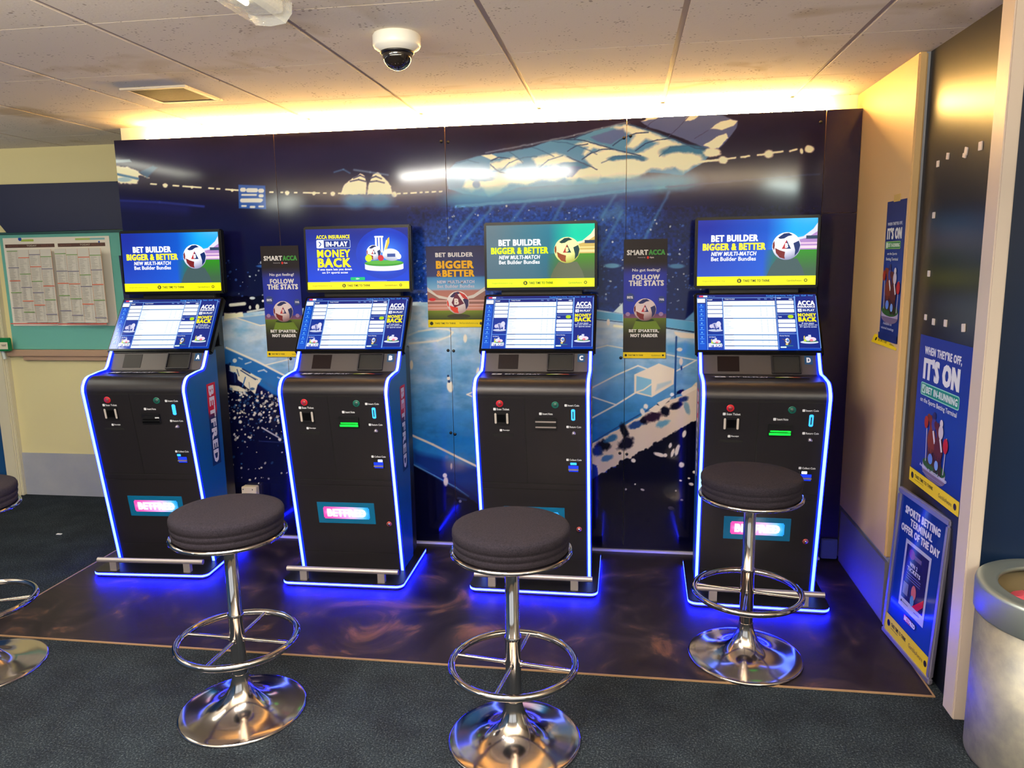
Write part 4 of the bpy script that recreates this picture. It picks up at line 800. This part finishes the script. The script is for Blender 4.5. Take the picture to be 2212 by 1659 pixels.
# ================================================================== STOOLS
m_seat = mat('charcoal_seat_fabric', (42, 38, 48), .95, spec=.15, bump=(520, .5, .0012), noise=(260, (28, 26, 34), .4, .65))
def stool():
    T = thing('bar_stool', '', 'bar stool', (0, 0, 0), 0, 'round bar stools with chrome pedestals')
    MB().lathe([(.2115, 0), (.2125, .004), (.2105, .0085), (.205, .0105), (.18, .0135), (.15, .0175), (.125, .0225), (.10, .031), (.08, .042), (.062, .056), (.048, .073), (.037, .094), (.030, .114), (.0265, .132), (.026, .14)], 96).build('base', mat('polished_base', (208, 200, 196), .13, metal=1), T)
    MB().lathe([(.0245, .13), (.0245, .345), (.0262, .347), (.0262, .358), (.0222, .361), (.0222, .628)], 40, cap=False).build('column', m_chrome, T)
    rg = MB().torus((0, 0, .265), .195, .0115).build('foot_ring', m_chrome, T)
    for k in range(4):
        a = rad(k * 90); MB().rod((.022 * math.cos(a), .022 * math.sin(a), .265), (.187 * math.cos(a), .187 * math.sin(a), .265), .0058, 12).lathe([(.0095, 0), (.0095, .006)], 12, M=Matrix.Translation((.024 * math.cos(a), .024 * math.sin(a), .265)) @ Matrix.Rotation(a, 4, 'Z') @ Matrix.Rotation(PI / 2, 4, 'Y')).build('spoke', m_chrome, rg)
    MB().lathe([(.05, .62), (.17, .633), (.183, .634), (.1875, .638), (.188, .642), (.1855, .647), (.178, .648), (.02, .648)], 96).build('seat_rim', m_chrome, T)
    pr = [(.0, .648), (.172, .648), (.1765, .652), (.1775, .660), (.1762, .666), (.1745, .668), (.1772, .672), (.1795, .680), (.1782, .686), (.1768, .688), (.1792, .692), (.1812, .700), (.1808, .712), (.1775, .719), (.168, .7235), (.14, .7255), (.08, .7265), (0, .727)]
    MB().lathe(pr, 96).build('seat', m_seat, T)
    return T
def copy_tree(o, parent=None):
    c = o.copy(); COL.objects.link(c); c.parent = parent
    for ch in list(o.children): copy_tree(ch, c)
    return c
ST = stool(); Z0 = 0.003
for i, (x, y, z, a, lab) in enumerate([(-1.293, -1.568, 0, -2, 'bar stool on the carpet in front of terminals A and B, whole in view'), (-.338, -1.612, 0, -8, 'bar stool in the middle, nearest the viewer, its chrome base cut by the lower edge'),
                                        (.467, -1.008, .0046, -12, 'bar stool standing on the dark vinyl right in front of terminal D'), (-2.429, -1.433, 0, 24, 'bar stool cut off by the left edge of the picture')]):
    o = ST if i == 0 else copy_tree(ST)
    o.location = (x, y, z); o.rotation_euler = (0, 0, rad(a)); o['label'] = lab

# ================================================================== POSTERS
def sheet(name, A, label, cat, M, w, h, group=None, back=.0006):
    o = A.build(name, M, w, h, PRINT, None, back); return tag(o, label, cat, group)
def smart_art():
    a = Art(.21, .585); w = .21
    a.grid(0, 0, w, .555, lambda x, y: (mix((26, 18, 24), (26, 18, 24), 0) if y < .22 else mix(mix((26, 18, 24), (30, 44, 150), (y - .2) * 9), (40, 60, 200), max(0, .5 - abs(x - .5)) * (y > .25)) if y < .66 else mix((92, 112, 30), (34, 30, 28), (y - .68) * 5.5)), 10, 40)
    a.grid(0, .365, w, .385, lambda x, y: mix((90, 50, 110), (120, 80, 90), y), 4, 2)
    a.text('SMART', .015, .052, .118, .076, (225, 220, 214), .07); a.text('ACCA', .12, .052, .2, .076, (60, 140, 60), .07)
    a.text('Powered by', .068, .086, .105, .092, (200, 195, 195), .01); a.ell(.117, .089, .0055, .0065, (215, 50, 40)); a.text('Opta', .126, .085, .146, .094, (220, 200, 200), .04)
    a.text('No gut feeling?', .042, .142, .178, .16, (228, 224, 224), .03); a.text('FOLLOW', .042, .172, .176, .196, (232, 226, 218), .07); a.text('THE STATS', .025, .2, .196, .226, (232, 226, 218), .07)
    for cx, cy, r, tx_ in ((.032, .282, .021, '80%'), (.186, .294, .017, '70%')): a.ell(cx, cy, r, r, (44, 62, 120)); a.text(tx_, cx - r * .7, cy - r * .3, cx + r * .7, cy + r * .3, (220, 215, 220), .05)
    a.poly([(.046, .296), (.056, .306), (.038, .302)], (44, 62, 120)); a.poly([(.176, .306), (.168, .314), (.182, .31)], (44, 62, 120))
    for cx in (.022, .184): a.ell(cx, .365, .011, .01, (150, 120, 160))
    a.poly([(.06, .40), (.16, .40), (.185, .44), (.045, .44)], (98, 122, 34)); a.ell(.106, .395, .045, .008, (34, 52, 20))
    football(a, .106, .343, .055, (225, 205, 200), (110, 78, 84), (34, 40, 88), (110, 34, 36))
    a.text('BET SMARTER,', .028, .44, .176, .457, (228, 222, 212), .07); a.text('NOT HARDER', .036, .463, .17, .479, (228, 222, 212), .07)
    a.rect(0, .555, w, .585, (238, 206, 20)); a.ell(.014, .57, .006, .006, (40, 36, 10)); a.text('TAKE TIME TO THINK', .025, .566, .1, .574, (50, 46, 14), .03); a.text('GambleAware', .14, .567, .185, .574, (110, 96, 16), .01); a.ell(.197, .57, .005, .005, (50, 46, 14))
    return a
SA = smart_art()
def wallM(x, z, y=-.0012): return frame((x, y, z), (1, 0, 0), (0, 0, 1))
G_ = 'smartacca posters on the mural'
sheet('poster', SA, 'narrow SMARTACCA poster on the mural between terminals A and B, partly hidden', 'poster', frame((-1.897, -.0052, 1.023), (1, 0, .0), (0, 0, 1)), .211, .585)
sheet('poster', SA, 'narrow SMARTACCA poster on the mural between terminals C and D, fully visible', 'poster', wallM(-.006, 1.022, -.0042), .209, .584)
def builder_art():
    a = Art(.30, .41)
    a.grid(0, 0, .3, .375, lambda x, y: mix((34, 34, 76), (44, 60, 120), y * 2) if y < .42 else (mix((60, 130, 190), (150, 190, 215), (y - .42) * 5) if y < .6 else mix((170, 110, 100), (196, 130, 110), (y - .6) * 4)), 8, 40)
    a.poly([(0, .205), (.05, .245), (.12, .262), (.12, .28), (0, .27)], (215, 205, 195)); a.poly([(.3, .205), (.24, .245), (.18, .262), (.18, .28), (.3, .27)], (215, 205, 195)); a.poly([(0, .225), (.06, .262), (.14, .275), (.24, .262), (.3, .225), (.3, .3), (0, .3)], (140, 96, 88))
    for y in (.272, .292, .308): a.rect(0, y, .3, y + .008, (210, 160, 150))
    a.ell(.025, .268, .018, .008, (200, 30, 40)); a.grid(0, .325, .3, .372, lambda x, y: mix((110, 128, 30), (52, 62, 26), y), 2, 3); a.ell(.16, .355, .06, .012, (50, 50, 30))
    football(a, .158, .285, .058, (235, 225, 222), (165, 135, 135), (44, 34, 80), (215, 60, 40), -.15); a.poly([(.15, .232), (.19, .29), (.14, .31), (.125, .285)], (96, 30, 56)); a.text('B', .139, .265, .163, .295, (240, 225, 215), .07)
    a.poly([(.162, .228), (.195, .245), (.212, .27), (.185, .262)], (190, 50, 46))
    a.text('BET BUILDER', .048, .033, .242, .054, (226, 220, 220), .06); a.text('BIGGER', .05, .074, .245, .112, (240, 178, 10), .07); a.text('&', .052, .122, .078, .152, (236, 160, 20), .03); a.text('BETTER', .082, .12, .248, .153, (240, 178, 10), .07)
    a.text('NEW MULTI-MATCH', .054, .172, .246, .187, (214, 208, 222), .05); a.text('Bet Builder Bundles', .054, .193, .246, .21, (206, 204, 220), .03)
    a.rect(0, .372, .3, .41, (240, 212, 0)); a.ell(.018, .391, .009, .009, (40, 40, 20)); a.text('TAKE TIME TO THINK', .035, .386, .145, .395, (60, 56, 20), .03); a.text('BeGambleAware.org', .165, .386, .26, .395, (110, 100, 20), .01); a.ell(.275, .391, .007, .007, (60, 50, 30))
    return a
sheet('poster', builder_art(), 'BET BUILDER poster with orange BIGGER & BETTER lettering, on the mural left of terminal C', 'poster', wallM(-1.002, 1.18, -.0052), .302, .41)
def riders(a, cx, cy, s, base=True):
    if base: a.ell(cx, cy + .135 * s, .1 * s, .028 * s, (110, 96, 130)); a.rect(cx - .1 * s, cy + .105 * s, cx + .1 * s, cy + .135 * s, (170, 160, 190)); a.ell(cx, cy + .105 * s, .1 * s, .026 * s, (40, 84, 40))
    a.line([(cx - .085 * s, cy - .06 * s), (cx - .075 * s, cy + .1 * s)], .006 * s, (200, 190, 210)); a.line([(cx + .09 * s, cy - .03 * s), (cx + .08 * s, cy + .11 * s)], .006 * s, (200, 190, 210))
    for dx, dy, c in ((-.035, 0, (118, 52, 34)), (.03, .015, (84, 34, 40))):
        X = cx + dx * s; Y = cy + dy * s
        a.ell(X, Y + .01 * s, .036 * s, .05 * s, c); a.poly([(X - .02 * s, Y - .03 * s), (X + .01 * s, Y - .04 * s), (X - .012 * s, Y - .085 * s), (X - .038 * s, Y - .075 * s)], c); a.ell(X - .03 * s, Y - .07 * s, .02 * s, .014 * s, c, .5)
        for lx in (-.025, -.01, .012, .026): a.line([(X + lx * s, Y + .04 * s), (X + (lx + .006) * s, Y + .105 * s)], .009 * s, mix(c, (20, 14, 30), .4))
        a.ell(X + .012 * s, Y - .055 * s, .02 * s, .026 * s, (210, 200, 215) if dx > 0 else (60, 60, 140)); a.ell(X + .012 * s, Y - .088 * s, .013 * s, .014 * s, (220, 210, 215) if dx > 0 else (44, 40, 90)); a.line([(X + .01 * s, Y - .03 * s), (X + .03 * s, Y + .015 * s)], .012 * s, (225, 225, 235))
    a.ell(cx - .088 * s, cy - .05 * s, .018 * s, .024 * s, (150, 44, 30)); a.ell(cx + .088 * s, cy + .0 * s, .02 * s, .028 * s, (170, 30, 44)); a.ell(cx - .03 * s, cy + .08 * s, .02 * s, .02 * s, (90, 130, 220)); a.ell(cx + .025 * s, cy + .09 * s, .016 * s, .018 * s, (120, 160, 235))
def its_art(w, h, yb, small=False):
    a = Art(w, h); base = (14, 36, 104) if small else (16, 44, 140)
    a.grid(0, 0, w, h * (1 - yb), lambda x, y: mix(base, (24, 64, 170), max(0, .5 - abs(y - .6)) * 1.2), 4, 12)
    return a
# tall narrow one on the yellow wall: right wall faces -x; x of the sheet runs towards the viewer
def rightM(y_far, z, x=1.066): return frame((x, y_far, z), (0, -1, 0), (0, 0, 1))
a = its_art(.215, .59, .05, True)
a.text('WHEN THEY\'RE OFF,', .02, .088, .185, .103, (214, 218, 226), .05); a.text('IT\'S ON', .02, .112, .185, .158, (232, 232, 226), .07)
a.rect(.012, .168, .18, .2, (150, 190, 110), .006); a.rect(.015, .171, .177, .197, (34, 128, 66), .005); a.rect(.018, .173, .04, .195, (225, 235, 215)); a.text('BET IN-RUNNING', .046, .176, .172, .192, (226, 236, 216), .05)
a.text('on the Sports', .04, .214, .15, .228, (220, 222, 226), .03); a.text('Betting Terminal', .03, .236, .165, .252, (220, 222, 226), .03)
riders(a, .11, .36, .95); a.text('Available on', .05, .51, .15, .522, (170, 176, 200), .02); a.text('selected meetings', .03, .53, .175, .545, (170, 176, 200), .02)
a.build_ = None
T = thing('poster', 'slim blue IT\'S ON horse racing poster taped to the yellow wall', 'poster', (0, 0, 0))
a.rect(0, .56, .215, .59, (14, 36, 104)); a.build('sheet', rightM(-.414, 1.165, 1.0672), .219, .562, PRINT, T, .0006)
b = Art(.26, .04); b.rect(0, 0, .26, .04, (238, 206, 20)); b.ell(.035, .02, .009, .009, (40, 36, 10)); b.text('TAKE TIME TO THINK', .055, .014, .15, .026, (50, 44, 14), .03); b.text('GambleAware', .18, .015, .23, .026, (110, 96, 16), .01); b.ell(.243, .02, .006, .006, (50, 44, 14))
b.build('curled_foot', frame((1.052, -.366, 1.146), (.05, -1, -.03), (.35, -.05, 1)), .262, .036, PRINT, T, .0006)
MB().box((1.0655, -.56, 1.722), (1.0675, -.49, 1.75)).build('tape', mat('clear_tape', (225, 190, 110), .2), T)
# large one on the black board
a = its_art(.44, .56, .09)
a.text('WHEN THEY\'RE OFF,', .05, .04, .365, .075, (232, 232, 240), .06); a.text('IT\'S ON', .05, .085, .36, .165, (236, 236, 240), .08)
a.rect(.04, .18, .37, .23, (150, 215, 195), .01); a.rect(.044, .184, .366, .226, (24, 132, 124), .008); a.rect(.05, .188, .085, .222, (190, 225, 210), .005); a.line([(.058, .206), (.067, .215), (.079, .194)], .005, (24, 110, 90)); a.text('BET IN-RUNNING', .092, .192, .358, .218, (232, 240, 240), .05)
a.text('on the Sports Betting Terminal', .045, .238, .36, .262, (226, 228, 240), .03); riders(a, .21, .375, 1.0)
a.text('Available on selected meetings', .09, .492, .33, .508, (206, 210, 235), .02); a.rect(.12, .52, .3, .522, (120, 130, 190))
a.rect(0, .536, .44, .59, (238, 206, 24)); a.h = .59
a.ell(.03, .563, .013, .013, (30, 28, 40)); a.text('TAKE TIME TO THINK', .055, .552, .225, .565, (40, 36, 20), .05); a.text('begambleaware.org', .055, .57, .14, .576, (110, 96, 20), .0); a.text('GambleAware', .275, .556, .385, .572, (120, 104, 40), .01); a.ell(.41, .563, .012, .012, (40, 30, 50))
sheet('poster', a, 'large blue IT\'S ON poster with jockeys on the black board, above the framed poster', 'poster', frame((1.109, -.751, .649), (0, -1, 0), (0, 0, 1)), .444, .568)
# framed poster leaning at the foot of the black board
fx, fy0, fy1, fz = 1.036, -.70, -1.135, .004
yd = Vector((1.084, -1.14, 0)) - Vector((1.054, -.738, 0)); FWd = yd.length
up = Vector((.03, -.006, .612)); FHt = up.length
up = up - yd.normalized() * up.dot(yd.normalized()); FMx = frame((1.054, -.738, .005), yd, up)
T = thing('snap_frame', 'silver-edged SPORTS BETTING TERMINAL OFFER OF THE DAY frame leaning on the floor', 'framed poster', (0, 0, 0))
sil = mat('satin_aluminium', (188, 184, 200), .35, metal=.8)
q = MB()
for (x0, y0, x1, y1) in ((0, 0, FWd, .024), (0, FHt - .024, FWd, FHt), (0, .024, .024, FHt - .024), (FWd - .024, .024, FWd, FHt - .024)): q.bbox((x0, y0, -.008), (x1, y1, .010), .005, FMx)
q.build('frame', sil, T); MB().box((.01, .01, -.006), (FWd - .01, FHt - .01, .001), FMx).build('backing', m_kblack, T)
w_, h_ = .38, .6
a = Art(w_, h_); a.grid(0, 0, w_, h_, lambda x, y: mix((16, 40, 130), (20, 52, 160), y), 3, 3)
a.text('SPORTS BETTING', .045, .038, .335, .068, (222, 220, 236), .07); a.text('TERMINAL', .1, .078, .285, .106, (222, 220, 236), .07); a.text('OFFER OF THE DAY', .03, .116, .35, .145, (222, 220, 236), .07)
a.rect(.085, .165, .30, .445, (178, 180, 210)); a.rect(.1, .18, .285, .405, (28, 26, 90)); a.ell(.15, .21, .025, .02, (110, 40, 90)); a.rect(.175, .205, .23, .222, (90, 80, 130)); a.text('WIN 2', .14, .242, .205, .258, (206, 204, 226), .06); a.text('TICKETS', .125, .264, .235, .28, (206, 204, 226), .06)
for k in range(3): a.rect(.125, .29 + k * .01, .245, .294 + k * .01, (90, 90, 160))
a.rect(.11, .335, .155, .385, (110, 110, 150)); a.ell(.2, .35, .02, .03, (190, 100, 110)); a.ell(.195, .385, .016, .022, (80, 130, 190)); a.poly([(.2, .405), (.285, .34), (.285, .37), (.245, .405)], (190, 30, 60)); a.ell(.11, .42, .005, .005, (40, 40, 70)); a.rect(.12, .418, .17, .422, (110, 110, 140)); a.rect(.22, .418, .265, .422, (110, 110, 140))
a.grid(.15, .462, .25, .485, lambda x, y: mix((200, 20, 70), (40, 40, 110), x * 2.2 - .8), 12, 1); a.text('BETFRED', .153, .465, .247, .482, (225, 225, 240), .07)
a.rect(0, .525, w_, .6, (228, 198, 40)); a.ell(.03, .56, .014, .014, (26, 24, 50)); a.text('TAKE TIME TO THINK', .055, .548, .19, .563, (40, 38, 30), .05); a.rect(.055, .57, .12, .573, (120, 104, 40)); a.text('GambleAware', .215, .55, .335, .568, (110, 96, 50), .01); a.ell(.357, .56, .012, .012, (40, 34, 50))
a.build('sheet', FMx @ Matrix.Translation((.021, .021, .0018)), FWd - .042, FHt - .042, GLOSSY, T)
# sticky pads on the black board
m_pad = mat('white_foam_pad', (226, 214, 206), .6)
row = ['first of the top row beside the yellow wall', 'second of the top row', 'folded double one in the top row', 'last of the top row beside the post',
       'single one below the top row', 'single one at mid height', 'far end of the row above the poster', 'second in the row above the poster', 'third in the row above the poster', 'near end of the row above the poster']
for k, (y, z, s, r) in enumerate([(-.764, 1.837, .018, 0), (-.846, 1.854, .018, 8), (-.992, 1.852, .02, 14), (-1.095, 1.854, .022, 0), (-.761, 1.655, .018, 0), (-.756, 1.443, .018, 0), (-.756, 1.281, .017, 0), (-.832, 1.27, .019, 0), (-.937, 1.274, .02, 0), (-1.082, 1.271, .022, -6)]):
    y = -3.78 + (y + 3.78) * .99; z = 1.525 + (z - 1.525) * .99
    b = MB(); Mx = Matrix.Translation((1.109, y, z)) @ Matrix.Rotation(rad(r), 4, 'X'); b.bbox((-.003, -s * .55, -s * .62), (.001, s * .55, s * .62), .0008, Mx)
    if k == 2: b.bbox((-.004, -.006, -.022), (.001, .016, -.008), .0008, Mx)
    tag(b.build('adhesive_pad', m_pad), 'white sticky pad on the black board, ' + row[k], 'sticky pad', 'sticky pads left on the black board')

# ================================================================== LEFT WALL THINGS
tag(MB().prism([(XL + .01, 2.035), (-3.06, 2.028), (-3.06, 1.742), (-3.882, 1.735), (-3.99, 1.87), (XL + .01, 1.87)], .556, .584, 'y').build('fascia_board', mat('navy_fascia', (30, 36, 68), .5)), 'long navy blue fascia board above the teal noticeboard', 'fascia board')
T = thing('noticeboard', 'teal felt noticeboard on the cream wall left of terminal A', 'noticeboard', (0, 0, 0))
MB().box((-3.95, .57, .99), (-3.08, .584, 1.732)).build('felt', mat('teal_felt', (104, 176, 164), .85, bump=(200, .2, .001)), T)
MB().bbox((-3.96, .562, 1.722), (-3.07, .582, 1.738), .003).build('top_rail', mat('dark_teal_rail', (40, 82, 80), .5), T)
tag(MB().bbox((-3.985, .545, .946), (-3.0, .5845, .988), .004).bbox((-3.88, .56, .918), (-3.0, .5845, .946), .002).build('cable_trunking', mat('beige_trunking', (176, 146, 122), .5)), 'beige trunking shelf running under the teal noticeboard', 'trunking')
a = Art(.73, .56); a.grid(0, 0, .73, .56, lambda x, y: mix((236, 228, 214), (240, 232, 216), x), 2, 2)
a.rect(.125, .01, .215, .024, (170, 190, 90), .005); a.rect(.5, .01, .6, .022, (176, 196, 110)); a.rect(.6, .01, .7, .022, (140, 190, 190)); a.ell(.12, .008, .012, .012, (30, 70, 160)); a.ell(.66, .035, .006, .006, (40, 80, 170))
for x0, x1 in ((.012, .355), (.378, .7)): a.rect(x0, .04, x1, .062, (92, 66, 58)); a.text('RACING', x0 + .02, .045, x0 + .09, .056, (130, 90, 80), .0); a.text('TODAY', x0 + .15, .045, x0 + .22, .056, (190, 180, 165), .02); a.text('RESULTS', x1 - .09, .045, x1 - .02, .056, (130, 90, 80), .0)
cc = {'g': (120, 160, 90), 'r': (225, 110, 80), 'b': (120, 116, 140)}
for x0, cols in ((.018, ['gbrgb', 'rgbrg', 'brgbr', 'gbrgbr']), (.383, ['gbrgbr', 'gbrgb', 'rgbrgbr', 'gbrgb'])):
    for k in range(4):
        xa = x0 + k * .0855; xb = xa + .075; a.rect(xa, .075, xb, .535, (216, 210, 198)); a.rect(xb + .001, .075, xb + .0035, .535, (206, 150, 110))
        yy = .078 + random.uniform(0, .05)
        for ch in cols[k]:
            a.rect(xa, yy, xb, yy + .005, cc[ch]); y2 = yy + random.uniform(.07, .11); j = yy + .01
            while j < min(y2, .53) - .004:
                a.rect(xa + .006, j, xa + .006 + random.uniform(.02, .05), j + .0016, (162, 156, 148)); a.rect(xa + .06, j, xa + .07, j + .0016, (168, 162, 152)); j += .0062
            yy = y2
            if yy > .52: break
    a.rect(x0, .538, x0 + .33, .544, (210, 84, 70))
sheet('newspaper_sheet', a, 'racing form newspaper pages pinned across the teal noticeboard', 'newspaper', frame((-3.925, .566, 1.142), (1, 0, 0), (0, 0, 1)), .745, .56)
sheet('leaflet', (lambda q: (q.rect(0, 0, .05, .24, (38, 40, 78)), q.rect(.008, .15, .03, .2, (70, 74, 120)), q)[2])(Art(.05, .24)), 'dark narrow leaflet hanging on the noticeboard just left of terminal A', 'leaflet', frame((-3.12, .565, 1.30), (1, 0, 0), (-.02, 0, 1)), .05, .28)
T = thing('green_label_holder', 'small green label holder with white card clipped on the door frame', 'label holder', (0, 0, 0))
MB().bbox((-3.975 - .035, .5, .985), (-3.975 + .055, .53, 1.07), .004).build('clip', mat('green_plastic', (16, 120, 64), .4), T)
a = Art(.06, .05); a.rect(0, 0, .06, .05, (226, 216, 190)); a.text('NAP', .02, .015, .05, .03, (60, 60, 50), .02); a.build('card', frame((-3.99, .4992, .998), (1, 0, 0), (0, 0, 1)), .065, .045, PRINT, T, .0005)
q = MB(); q.rod((-3.985, .53, .93), (-4.20, .53, 1.95), .010, 12); tag(q.build('conduit_pipe', mat('white_conduit', (205, 212, 205), .4)), 'slim white conduit running up the door frame at far left', 'conduit')
# double socket low on the mural between A and B
T = thing('wall_socket', 'cream back box of a wall socket low on the mural between terminals A and B', 'socket', (0, 0, 0))
MB().bbox((-2.088, -.035, .215), (-2.005, .0, .302), .004).build('box', mat('cream_plastic', (222, 205, 168), .45), T)
MB().bbox((-2.088, -.046, .213), (-2.002, -.035, .304), .004).build('face_plate', mat('cream_plastic'), T)
T.location = (0, 0, 0)
for dx in (-.075, -.02): MB().lathe([(.0032, 0), (.003, .0012), (0, .0014)], 12, M=frame((-2.002 + dx, -.046, .288), (1, 0, 0), (0, 0, 1))).build('screw', m_kblack, T)
T = thing('junction_box', 'grey box low in the dark corner right of terminal D', 'junction box', (0, 0, 0))
MB().bbox((.985, -.02, .012), (1.062, .0, .115), .004).build('box', mat('bluish_grey_box', (56, 66, 96), .4), T)

# ================================================================== CEILING THINGS
T = thing('dome_camera', 'white dome security camera on the ceiling above terminals B and C', 'security camera', (-.7455, -1.25, CZ))
MB().lathe([(.074, 0), (.078, -.006), (.078, -.034), (.074, -.042), (.052, -.054), (.05, -.055)], 56).build('housing', mat('white_camera_shell', (222, 220, 212), .35), T)
MB().lathe([(.0545, -.054), (.056, -.058), (.05, -.062), (.046, -.060)], 48).build('dome_ring', mat('black_ring', (20, 18, 18), .3), T)
MB().lathe([(.0485, -.056)] + [(.049 * math.cos(rad(k * 10)), -.062 - .049 * math.sin(rad(k * 10))) for k in range(1, 10)], 48).build('dome', mat('smoked_dome', (30, 24, 20), .05, coat=.6), T)
T = thing('air_vent', 'square brown louvred air vent in the ceiling on the left', 'air vent', (-1.948, -.606, CZ))
MB().bbox((-.15, -.15, -.008), (.15, -.124, 0), .002).bbox((-.15, .124, -.008), (.15, .15, 0), .002).bbox((-.15, -.124, -.008), (-.124, .124, 0), .002).bbox((.124, -.124, -.008), (.15, .124, 0), .002).build('frame', mat('vent_frame', (208, 196, 180), .5), T)
q = MB()
for k in range(20): q.box((-.124, -.121 + k * .0125, -.006), (.124, -.1125 + k * .0125, -.003))
q.box((-.124, -.124, -.002), (.124, .124, 0)); q.build('grille', mat('vent_grille', (66, 56, 40), .6), T)
T = thing('fluorescent_light', 'long ceiling lamp with clear ribbed cover at the top edge of the picture', 'ceiling light', (-1.01, -1.61, CZ))
MB().bbox((-.05, -1.5, -.035), (.05, -.02, 0), .004).build('tray', mat('white_lamp_tray', (230, 228, 220), .4), T)
q = MB(); pf = [(-.068, -.0), (-.066, -.03), (-.045, -.055), (0, -.06), (.045, -.055), (.066, -.03), (.068, -.0), (.082, 0), (.077, -.028), (.048, -.052), (0, -.059), (-.048, -.052), (-.077, -.028), (-.082, 0)]
n_ = 7
vs = [(x, yv, z) for yv in (-1.52, 0) for x, z in pf[:7]]; fs = [(i, i + 1, i + 8, i + 7) for i in range(6)] + [tuple(range(7)), tuple(range(13, 6, -1))]
q.add(vs, fs); q.build('cover', mat('clear_prismatic', (232, 236, 230), .12, alpha=.34, bump=(60, .6, .003)), T)
MB().rod((0, -1.45, -.04), (0, -.14, -.04), .008, 12).build('tube', mat('cool_tube_glow', (255, 250, 225), .5, emis=(255, 244, 205), es=4.5), T)

# ================================================================== BIN
m_galv = mat('mottled_steel', (140, 140, 138), .5, metal=.7, noise=(9, (176, 172, 158), .4, .68), bump=(30, .12, .002))
T = thing('litter_bin', 'round brushed steel litter bin with open top beside the pale post', 'bin', (1.275, -1.528, 0))
MB().lathe([(.2, 0), (.2235, .002), (.2245, .01), (.2245, .46), (.219, .46), (.219, .02), (.0, .02)], 80).build('body', m_galv, T)
MB().lathe([(.2275, .462), (.2305, .468), (.2315, .545), (.2295, .5535), (.224, .557), (.205, .5545), (.178, .5515), (.1745, .552), (.172, .548), (.172, .54), (.2, .543), (.2255, .54), (.2255, .463)], 80, cap=False).build('lid', mat('satin_steel_lid', (176, 186, 182), .42, metal=.8), T)
q = MB(); n_ = 48; vs = []; fs = []
for j, (rr, zz) in enumerate([(.216, .53), (.2, .49), (.17, .45), (.12, .41), (.05, .43)]):
    for i in range(n_):
        a_ = 2 * PI * i / n_; k_ = .012 * math.sin(a_ * 9 + j * 1.7) + .009 * math.sin(a_ * 17 + j); vs.append(((rr + k_ * (j > 0)) * math.cos(a_), (rr + k_ * (j > 0)) * math.sin(a_), zz + k_ * 1.3 * (j > 0)))
fs = [(j * n_ + i, j * n_ + (i + 1) % n_, (j + 1) * n_ + (i + 1) % n_, (j + 1) * n_ + i) for j in range(4) for i in range(n_)] + [tuple(4 * n_ + i for i in range(n_))]
q.add(vs, fs, True); o = q.build('liner', mat('olive_liner', (96, 84, 58), .6), T)
q = MB()
for k in range(9):
    a_ = rad(100 + k * 24); R_ = .1 + .02 * math.sin(k * 2.3); bm = bmesh.new(); bmesh.ops.create_icosphere(bm, subdivisions=2, radius=.055)
    for v in bm.verts: v.co *= 1 + random.uniform(-.3, .3); v.co.z *= .6
    q.cur = 0 if k % 3 else 1; q.bm(bm, Matrix.Translation((R_ * math.cos(a_), R_ * math.sin(a_), .455 + .012 * (k % 2)))); bm.free()
tag(q.build('crumpled_slips', [mat('pink_paper', (214, 84, 104), .7), mat('white_paper', (230, 214, 210), .7)]), 'crumpled pink and white paper slips inside the steel bin', 'waste paper').location = (1.275, -1.528, 0)
tag(MB().bbox((-3.22, -.1, 0.0), (-3.19, -.085, .004), .001).build('paper_scrap', m_white), 'tiny white scrap of paper on the carpet left of terminal A', 'paper scrap')
